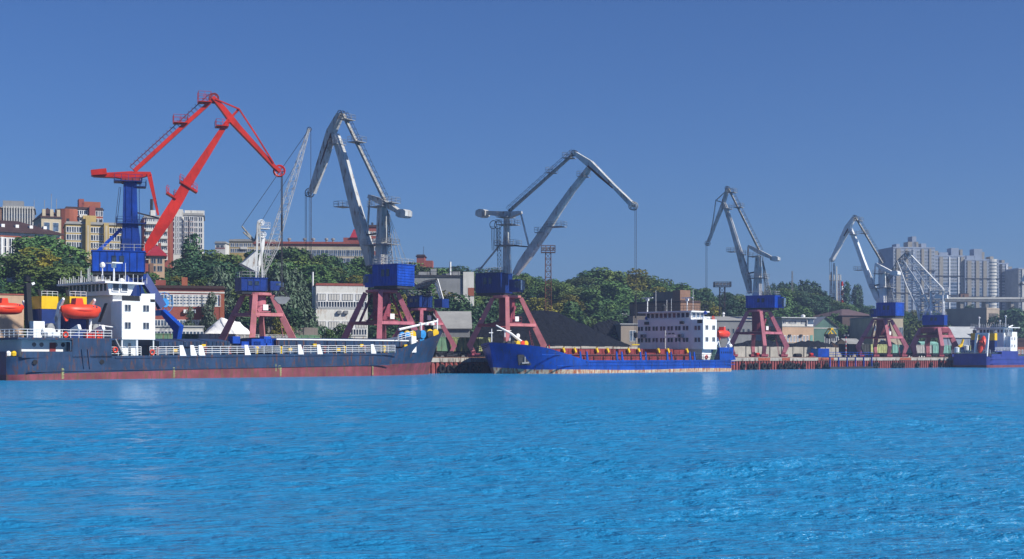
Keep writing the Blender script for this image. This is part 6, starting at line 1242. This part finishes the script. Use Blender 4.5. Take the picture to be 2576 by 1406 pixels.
# masts and towers
def mast(name, label, cat, pos, h, wb, wt, mat, head=None, n=10):
    r = thing(name, label, cat, pos); q = lambda w_, z: [(-w_, -w_, z), (w_, -w_, z), (w_, w_, z), (-w_, w_, z)]
    mb = MB(); mb.lattice(q(wb, -1), q(wt, h), n, .11 if wb > .8 else .07, .055); mb.build('lattice_mast', mat, r)
    if head:
        w_, hh = head; mb = MB(); mb.bb(-w_, w_, -w_*.6, w_*.6, h, h+.15); mb.rail([(-w_, -w_*.6, h), (w_, -w_*.6, h), (w_, w_*.6, h), (-w_, w_*.6, h), (-w_, -w_*.6, h)], hh, 3, 1.2, .07); mb.build('lamp_platform', mat, r)
        for k in range(4):
            for y in (-.4, .4): MB().box((-w_*.7+k*w_*.47, y*w_, h+hh*.6), (.6, .4, .6)).build('floodlight', M['steel'], r)
    return r
def onland(u, t, zb=3.0): p = at(u, V0, t); return V((p.x, p.y, zb))
p = onland(1379, 62, 2.5); h = CH+(V0-636)*p.y/F-p.z; mast('floodlight_tower', 'rusty lattice floodlight tower with square lamp platform, right of the long-jib crane', 'light tower', p, h, .95, .75, M['rust'], (1.9, 2.0), 18)
p = onland(1817, 60, 2.5); h = CH+(V0-722)*p.y/F-p.z; mast('floodlight_tower', 'dark lattice floodlight tower against the trees behind the blue ship', 'light tower', p, h, 1.0, .8, M['dark'], (2.6, 1.6), 14)
p = onland(2128, 14, 3.0); h = CH+(V0-846)*p.y/F-p.z; r = thing('lamp_mast', 'red and white striped lamp mast left of the black wagon', 'lamp mast', p)
for k in range(10): MB().tube((0, 0, h*k/10), (0, 0, h*(k+1)/10-.02), .14).build('mast_band', M['red'] if k % 2 else M['white'], r)
for x in (-.5, .5): MB().lathe([(.1, 0), (.35, .2), (.35, .5)], (x, 0, h), 8).build('floodlight', M['steel'], r)
for u, vt, t, lb, mt, w_ in ((1993, 682, 118, 'slim telecom mast above the poplars right of the jib', 'steel', .35), (2091, 684, 120, 'dark lattice telecom mast left of the striped chimney', 'dark', .7), (2098, 662, 122, 'tall thin dark telecom mast with side arms', 'dark', .35), (2110, 690, 124, 'brown lattice telecom mast, right one of the cluster', 'rust', .6)):
    p = onland(u, t, terr(t)-1); mast('telecom_mast', lb, 'telecom mast', p, CH+(V0-vt)*p.y/F-p.z, w_, .2, M[mt], None, 12)
p = onland(2104, 121, terr(121)-1); h = CH+(V0-670)*p.y/F-p.z; r = thing('telecom_pole', 'pale telecom pole with antenna arms near the striped chimney', 'telecom mast', p); MB().tube((0, 0, 0), (0, 0, h), .5, .3).build('pole', M['plaster'], r); MB().beam((-3, 0, h*.72), (2, 0, h*.72), .3).build('antenna_arm', M['steel'], r)
for x in (-2.8, -1, 1, 1.9): MB().bb(x-.2, x+.2, -.15, .15, h*.72, h*.72+2.6).build('antenna_panel', M['plaster'], r)
p = onland(2118, 130, terr(130)-1); h = CH+(V0-708)*p.y/F-p.z; r = thing('striped_chimney', 'thin red and white striped chimney right of the telecom masts', 'chimney', p)
for k in range(8): MB().tube((0, 0, h*k/8), (0, 0, h*(k+1)/8-.02), .8-.03*k, .77-.03*k, 10).build('stack_band', M['red'] if k % 2 else M['white'], r)
# ---------------------------------------------------------------- trees: leaf clumps spread through an uneven crown over a forked trunk
def leafy(n, blobs, lf, seed, up=.25):
    rr = random.Random(seed); mb = MB(); tot = sum(b[3]**2 for b in blobs)
    for bx, by, bz, br, bh in blobs:
        k = max(12, int(n*br*br/tot))
        for i in range(k):
            while True:
                d = V((rr.gauss(0, 1), rr.gauss(0, 1), rr.gauss(0, 1)))
                if d.length > .1: break
            d.normalize(); rad = br*(rr.uniform(.55, 1.0)**.5)*(1+.18*math.sin(5*d.x+seed)*math.cos(4*d.y+seed*2))
            c = V((bx+d.x*rad, by+d.y*rad, bz+d.z*rad*bh)); s = lf*rr.uniform(.55, 1.35)
            nn = (d+V((rr.uniform(-.9, .9), rr.uniform(-.9, .9), rr.uniform(-.9, .9)+up))).normalized(); a = nn.cross(V((rr.uniform(-1, 1), rr.uniform(-1, 1), rr.uniform(-1, 1)))).normalized(); b = nn.cross(a)
            mb.add([c+a*s*.6, c+b*s*.35+nn*s*.08, c-a*s*.6, c-b*s*.35+nn*s*.08], [(0, 1, 2, 3)])
    return mb
def trunk(h, r, seed, forks=4):
    rr = random.Random(seed); mb = MB(); top = V((rr.uniform(-.3, .3), rr.uniform(-.3, .3), h*.55)); mb.tube((0, 0, -1.5), top*.5, r, r*.8, 7); mb.tube(top*.5, top, r*.8, r*.5, 7); mb.tube(top, top+V((0, 0, h*.3)), r*.5, r*.15, 6)
    for k in range(forks):
        a = 2*math.pi*k/forks+rr.random(); p = top*(.55+.4*k/forks); mb.tube(p, p+V((math.cos(a)*h*.24, math.sin(a)*h*.24, h*.26)), r*.4, r*.1, 5)
    return mb
# prototypes are 10 m tall, scaled when copied
PROTO = {}
def proto(key, blobs, lf, n, mat, seed, tr=.22): PROTO[key] = (leafy(n, blobs, lf, seed), trunk(9, tr, seed), mat)
def rblobs(seed, k, R0, zlo, zhi, br):
    rr = random.Random(seed); o = [(0, 0, (zlo+zhi)/2, R0*.95, .95)]
    for i in range(k):
        a = rr.uniform(0, 2*math.pi); z = rr.uniform(zlo, zhi); f = R0*(1-.45*abs((z-(zlo+zhi)*.45)/(zhi-zlo))*1.2); q = rr.uniform(.35, .85)*f; o.append((q*math.cos(a), q*math.sin(a), z, br*rr.uniform(.7, 1.15), .8))
    return o
for k_ in range(4):
    proto('round%d' % k_, rblobs(10+k_, 11, 3.0, 2.0, 8.3, 1.55), .46, 2900, 'leaf', 20+k_)
    proto('dark%d' % k_, rblobs(30+k_, 10, 2.8, 1.8, 8.2, 1.6), .46, 2800, 'leaf_dark', 40+k_)
proto('olive0', rblobs(51, 10, 2.9, 2.0, 8.0, 1.6), .46, 2600, 'leaf_olive', 52); proto('olive1', rblobs(53, 11, 3.1, 1.8, 8.0, 1.5), .46, 2600, 'leaf_olive', 54)
proto('yellow0', rblobs(61, 7, 2.6, 1.6, 8.0, 1.5), .44, 2200, 'leaf_yellow', 62)
def column(seed, r, kk): rr = random.Random(seed); return [(rr.uniform(-.3, .3), rr.uniform(-.3, .3), 1.2+7.9*i/kk, r*(1-.55*abs(i/kk-.4)**1.5)*(.45 if i == kk else 1), 1.35) for i in range(kk+1)]
proto('poplar0', column(71, 1.35, 7), .48, 1300, 'leaf_dark', 72, .18); proto('poplar1', column(73, 1.2, 8), .46, 1300, 'leaf_dark', 74, .18)
proto('silver0', [(x*1.0, y, z, b*1.0, c) for x, y, z, b, c in rblobs(81, 10, 2.3, 1.2, 8.6, 1.4)], .44, 1900, 'leaf_silver', 82); proto('silver1', rblobs(83, 9, 2.0, 1.0, 8.8, 1.3), .44, 1800, 'leaf_silver', 84)
MESH = {}
def tree(key, pos, h, wide=1.0, label='', group=None, cat='tree', name='tree'):
    r = bpy.data.objects.new(name, None); sc.collection.objects.link(r); r.location = pos; k = h/9.6; r.scale = (k*wide, k*wide, k); r.rotation_euler = (0, 0, rnd.uniform(0, 6.28)); tag(r, label, cat, group)
    if key not in MESH:
        a, b, m = PROTO[key]; c = a.build('crown', M[m], r); t = b.build('trunk', M['bark'], r); MESH[key] = (c, t)
    else:
        for q in MESH[key]: d = q.copy(); sc.collection.objects.link(d); d.parent = r
    return r
SKY = [(-80, 640), (0, 640), (40, 600), (85, 582), (130, 578), (165, 612), (200, 645), (260, 655), (300, 668), (340, 690), (400, 668), (425, 645), (455, 640), (520, 632), (560, 618), (600, 640), (640, 650), (700, 640), (740, 620), (780, 640), (830, 655), (900, 665), (960, 670), (1000, 650), (1060, 648), (1100, 658), (1140, 652), (1180, 672), (1220, 660), (1260, 652), (1310, 672), (1350, 690), (1400, 687), (1440, 690), (1480, 668), (1500, 660), (1560, 656), (1600, 670), (1640, 682), (1690, 684), (1720, 700), (1760, 715), (1800, 712), (1860, 735), (1900, 717), (1960, 717), (2000, 712), (2040, 718), (2070, 722), (2100, 740), (2130, 752), (2170, 764), (2260, 770), (2330, 780), (2420, 770), (2500, 775), (2576, 764), (2700, 765)]
def skyv(u):
    for (a, va), (b, vb) in zip(SKY, SKY[1:]):
        if a <= u <= b: return va+(vb-va)*(u-a)/(b-a)
    return 760
LM = [(0, 'left of the blue crane tower'), (330, 'right of the red boom'), (640, 'behind the small white crane'), (800, 'behind the large grey crane'), (1010, 'above the grey warehouse roof'), (1200, 'behind the long-jib crane'), (1390, 'above the huge coal heap'), (1560, 'behind the blue ship bridge'), (1780, 'right of the blue ship'), (1960, 'above the harbour office'), (2110, 'behind the brown hall'), (2280, 'below the far apartment towers')]
def where(u):
    w_ = LM[0][1]
    for a, b in LM:
        if u >= a: w_ = b
    return w_
KN = {'round': 'bushy green tree', 'dark': 'dense dark green tree', 'olive': 'olive green tree', 'yellow': 'yellowing autumn tree', 'silver': 'silvery leaved poplar', 'poplar': 'narrow dark poplar'}
cnt = 0
def put(key, u, t, vtop, wide=1.0, row='', zb=None, hmin=4):
    p = at(u, V0, t); zb = hz(0, t)-.3 if zb is None else zb; h = CH+(V0-vtop)*p.y/F-zb; h = max(hmin, h)
    kd = key.rstrip('0123456789'); lb = KN[kd]+' '+row+where(u)
    return tree(key, (p.x, p.y, zb), h, wide, lb, lb if len(lb) else None)
rows = [(58, 'low on the slope ', 8, 11), (71, 'low on the slope ', 8.5, 11.5), (84, 'halfway up the slope ', 9, 12), (97, 'high on the slope ', 9, 12), (112, 'on the ridge ', 8, 11)]
for ri, (t0, row, hl, hh_) in enumerate(rows):
    s = S(-70, t0); s1 = S(2650, t0); k = 0
    while s < s1:
        t = t0+rnd.uniform(-4, 4); p = W(s, t); u = U0+F*p.x/p.y; far = p.y
        s += (4.6+far*.0098)*rnd.uniform(.8, 1.2)*(1.0 if ri < 3 else .86)*(1.12 if u > 1750 else 1); k += 1
        if ri == 0 and (380 < u < 560 or 800 < u < 930 or 1040 < u < 1195 or 1570 < u < 1760 or 1800 < u < 1915 or 2040 < u < 2330 or u > 2380): continue
        if ri in (1, 2) and 2360 < u < 2530: continue
        if ri == 1 and (u > 2530 or 2110 < u < 2300): continue
        if u > 2330 and ri in (3,) and k % 2: continue
        x = rnd.random(); key = ('round%d' % rnd.randrange(4)) if x < .42 else ('dark%d' % rnd.randrange(4)) if x < .68 else ('olive%d' % rnd.randrange(2)) if x < .93 else 'yellow0'
        zb = hz(s, t)-.4; vmax = skyv(u)+rnd.uniform(0, 15)+(4-ri)*3
        h = (hl+(hh_-hl)*rnd.random()); hlim = CH+(V0-vmax)*p.y/F-zb
        if ri == 4: h = max(4.5, hlim) if hlim < 17 else 15
        elif h > hlim: h = hlim
        if h < 2.6: continue
        lb = KN[key.rstrip('0123456789')]+' '+row+where(u)
        tree(key, (p.x, p.y, zb), h, 1.6*rnd.uniform(.9, 1.25)*(1.0 if h > 6 else 1.4), lb, lb); cnt += 1
print('slope trees', cnt)
# trees one can pick out
for key, u, t, vt, wd, lb in (
    ('silver0', 715, 44, 652, .62, 'tall silvery poplar right behind the small white crane and grab'), ('silver1', 745, 46, 668, .66, 'silvery poplar left of the white-windowed office'), ('silver1', 690, 47, 672, .6, 'silvery poplar behind the lattice boom foot'), ('silver0', 772, 45, 715, .7, 'shorter silvery poplar at the left end of the white-windowed office'),
    ('dark0', 725, 38, 765, 1.0, 'dark bush tree below the hanging grab'), ('yellow0', 712, 34, 790, .9, 'bright yellow autumn tree between the pink crane legs'), ('yellow0', 668, 34, 812, .8, 'low yellow bush between the pink crane legs'),
    ('silver1', 528, 40, 728, .55, 'narrow poplar in front of the red brick building, right one'), ('silver0', 480, 40, 768, .5, 'small poplar in front of the red brick building, left one'), ('silver0', 572, 60, 680, .7, 'poplar at the right corner of the red brick building'), ('silver1', 548, 66, 662, .6, 'tall poplar behind the corner of the red brick building'),
    ('poplar0', 484, 100, 586, 1.25, 'dark column shaped tree in front of the white apartment tower'), ('dark1', 1160, 57, 735, 1.1, 'dense dark tree above the right end of the warehouse roof'), ('dark2', 1218, 57, 742, 1.0, 'dense dark tree left of the long-jib crane portal'), ('dark3', 1125, 58, 745, .9, 'dense dark tree above the warehouse roof'),
    ('round0', 860, 32, 808, .9, 'small bush tree in front of the white-windowed office'), ('round2', 830, 31, 822, .9, 'low bush left under the white-windowed office'), ('round1', 1440, 60, 755, 1.0, 'light green tree above the coal heap'), ('olive0', 1462, 62, 785, 1.1, 'bright green bush between the two coal heaps'),
    ('round1', 655, 116, 628, 1.5, 'broad green tree at the left end of the long cream building'), ('dark1', 705, 116, 622, 1.4, 'dark green tree covering the long cream building left of the crane ropes'), ('round3', 742, 114, 606, 1.3, 'tall green tree reaching above the windows of the long cream building'), ('olive1', 775, 113, 628, 1.4, 'olive tree in front of the long cream building, right of the crane ropes'), ('round0', 812, 112, 632, 1.5, 'green tree in front of the middle of the long cream building'), ('dark3', 850, 113, 640, 1.5, 'dark tree under the windows of the long cream building'), ('round2', 892, 112, 638, 1.5, 'green tree under the right end of the long cream building'), ('dark0', 925, 108, 646, 1.4, 'dark tree behind the foot of the large grey boom'),
    ('poplar1', 2130, 125, 707, 1.0, 'tall dark poplar right of the striped chimney, leftmost of three'), ('poplar0', 2152, 126, 716, .9, 'dark poplar, middle of the three right of the chimney'), ('poplar1', 2161, 126, 714, .9, 'dark poplar, rightmost of the three right of the chimney'), ('olive1', 2288, 55, 782, 1.2, 'olive tree between the grey crane house and the lattice boom'), ('olive0', 2265, 58, 790, 1.1, 'olive tree directly right of the ribbed blue crane house'),
    ('dark2', 2545, 60, 768, 1.3, 'dark tree behind the concrete hall at the right edge'), ('dark1', 2570, 58, 785, 1.3, 'dark tree at the right picture edge above the indigo ship'), ('dark3', 2440, 104, 762, 1.0, 'dark tree behind the concrete hall roof')):
    zb = 2.8 if t < 52 else hz(0, t)-.4; p = at(u, V0, t); tree(key, (p.x, p.y, zb), max(3, CH+(V0-vt)*p.y/F-zb), wd, lb)
gp_ = 'row of poplars on the ridge above the harbour office'
for u, vt in ((1945, 712), (1962, 714), (1968, 708), (1981, 712), (1991, 708), (1999, 712), (2010, 716), (2018, 704), (2030, 703), (2046, 707), (2054, 710), (1934, 718)):
    p = at(u, V0, 122); zb = hz(0, 122)-.5; tree('poplar%d' % (u % 2), (p.x, p.y, zb), CH+(V0-vt)*p.y/F-zb, 1.15, 'small dark poplar in the row on the ridge above the harbour office', gp_)
# ground cover on the slope between the trees: no one could count it
mb = MB(); rr = random.Random(77)
for k in range(2600):
    t = 53+66*rr.random(); s = rr.uniform(S(-90, t), S(2660, t)); H = rr.uniform(1.2, 3.6); wd = rr.uniform(1.2, 2.4); c0 = W(s, t, hz(s, t)-.3)
    for j in range(13):
        a_ = rr.uniform(0, 6.28); q = rr.random()**.6; z = rr.random(); c = c0+V((math.cos(a_)*q*wd, math.sin(a_)*q*wd, H*z*(1-.45*q*q))); e = rr.uniform(.45, .95)
        a = V((rr.gauss(0, 1), rr.gauss(0, 1), rr.gauss(0, .7))).normalized(); b = a.cross(V((rr.gauss(0, 1), rr.gauss(0, 1), rr.gauss(0, 1)))).normalized()
        mb.add([c+a*e*.6, c+b*e*.45, c-a*e*.6, c-b*e*.45], [(0, 1, 2, 3)])
tag(mb.build('undergrowth', M['leaf']), 'dense leafy undergrowth between the trees on the slope', 'undergrowth', kind='stuff')
# ---------------------------------------------------------------- the air between: pale blue haze in one closed box round everything
mb = MB(); mb.bb(-2600, 3600, -400, 4200, -30, 130); hz_ = bpy.data.materials.new('haze'); hz_.use_nodes = True; n = hz_.node_tree; n.nodes.clear()
vo = nd(n, 'ShaderNodeVolumePrincipled', Color=(.42, .57, .90, 1), Density=.00034, Anisotropy=.2); ou = n.nodes.new('ShaderNodeOutputMaterial'); n.links.new(vo.outputs[0], ou.inputs['Volume'])
tag(mb.build('haze', hz_), 'thin blue haze over the whole harbour', 'haze', kind='stuff')
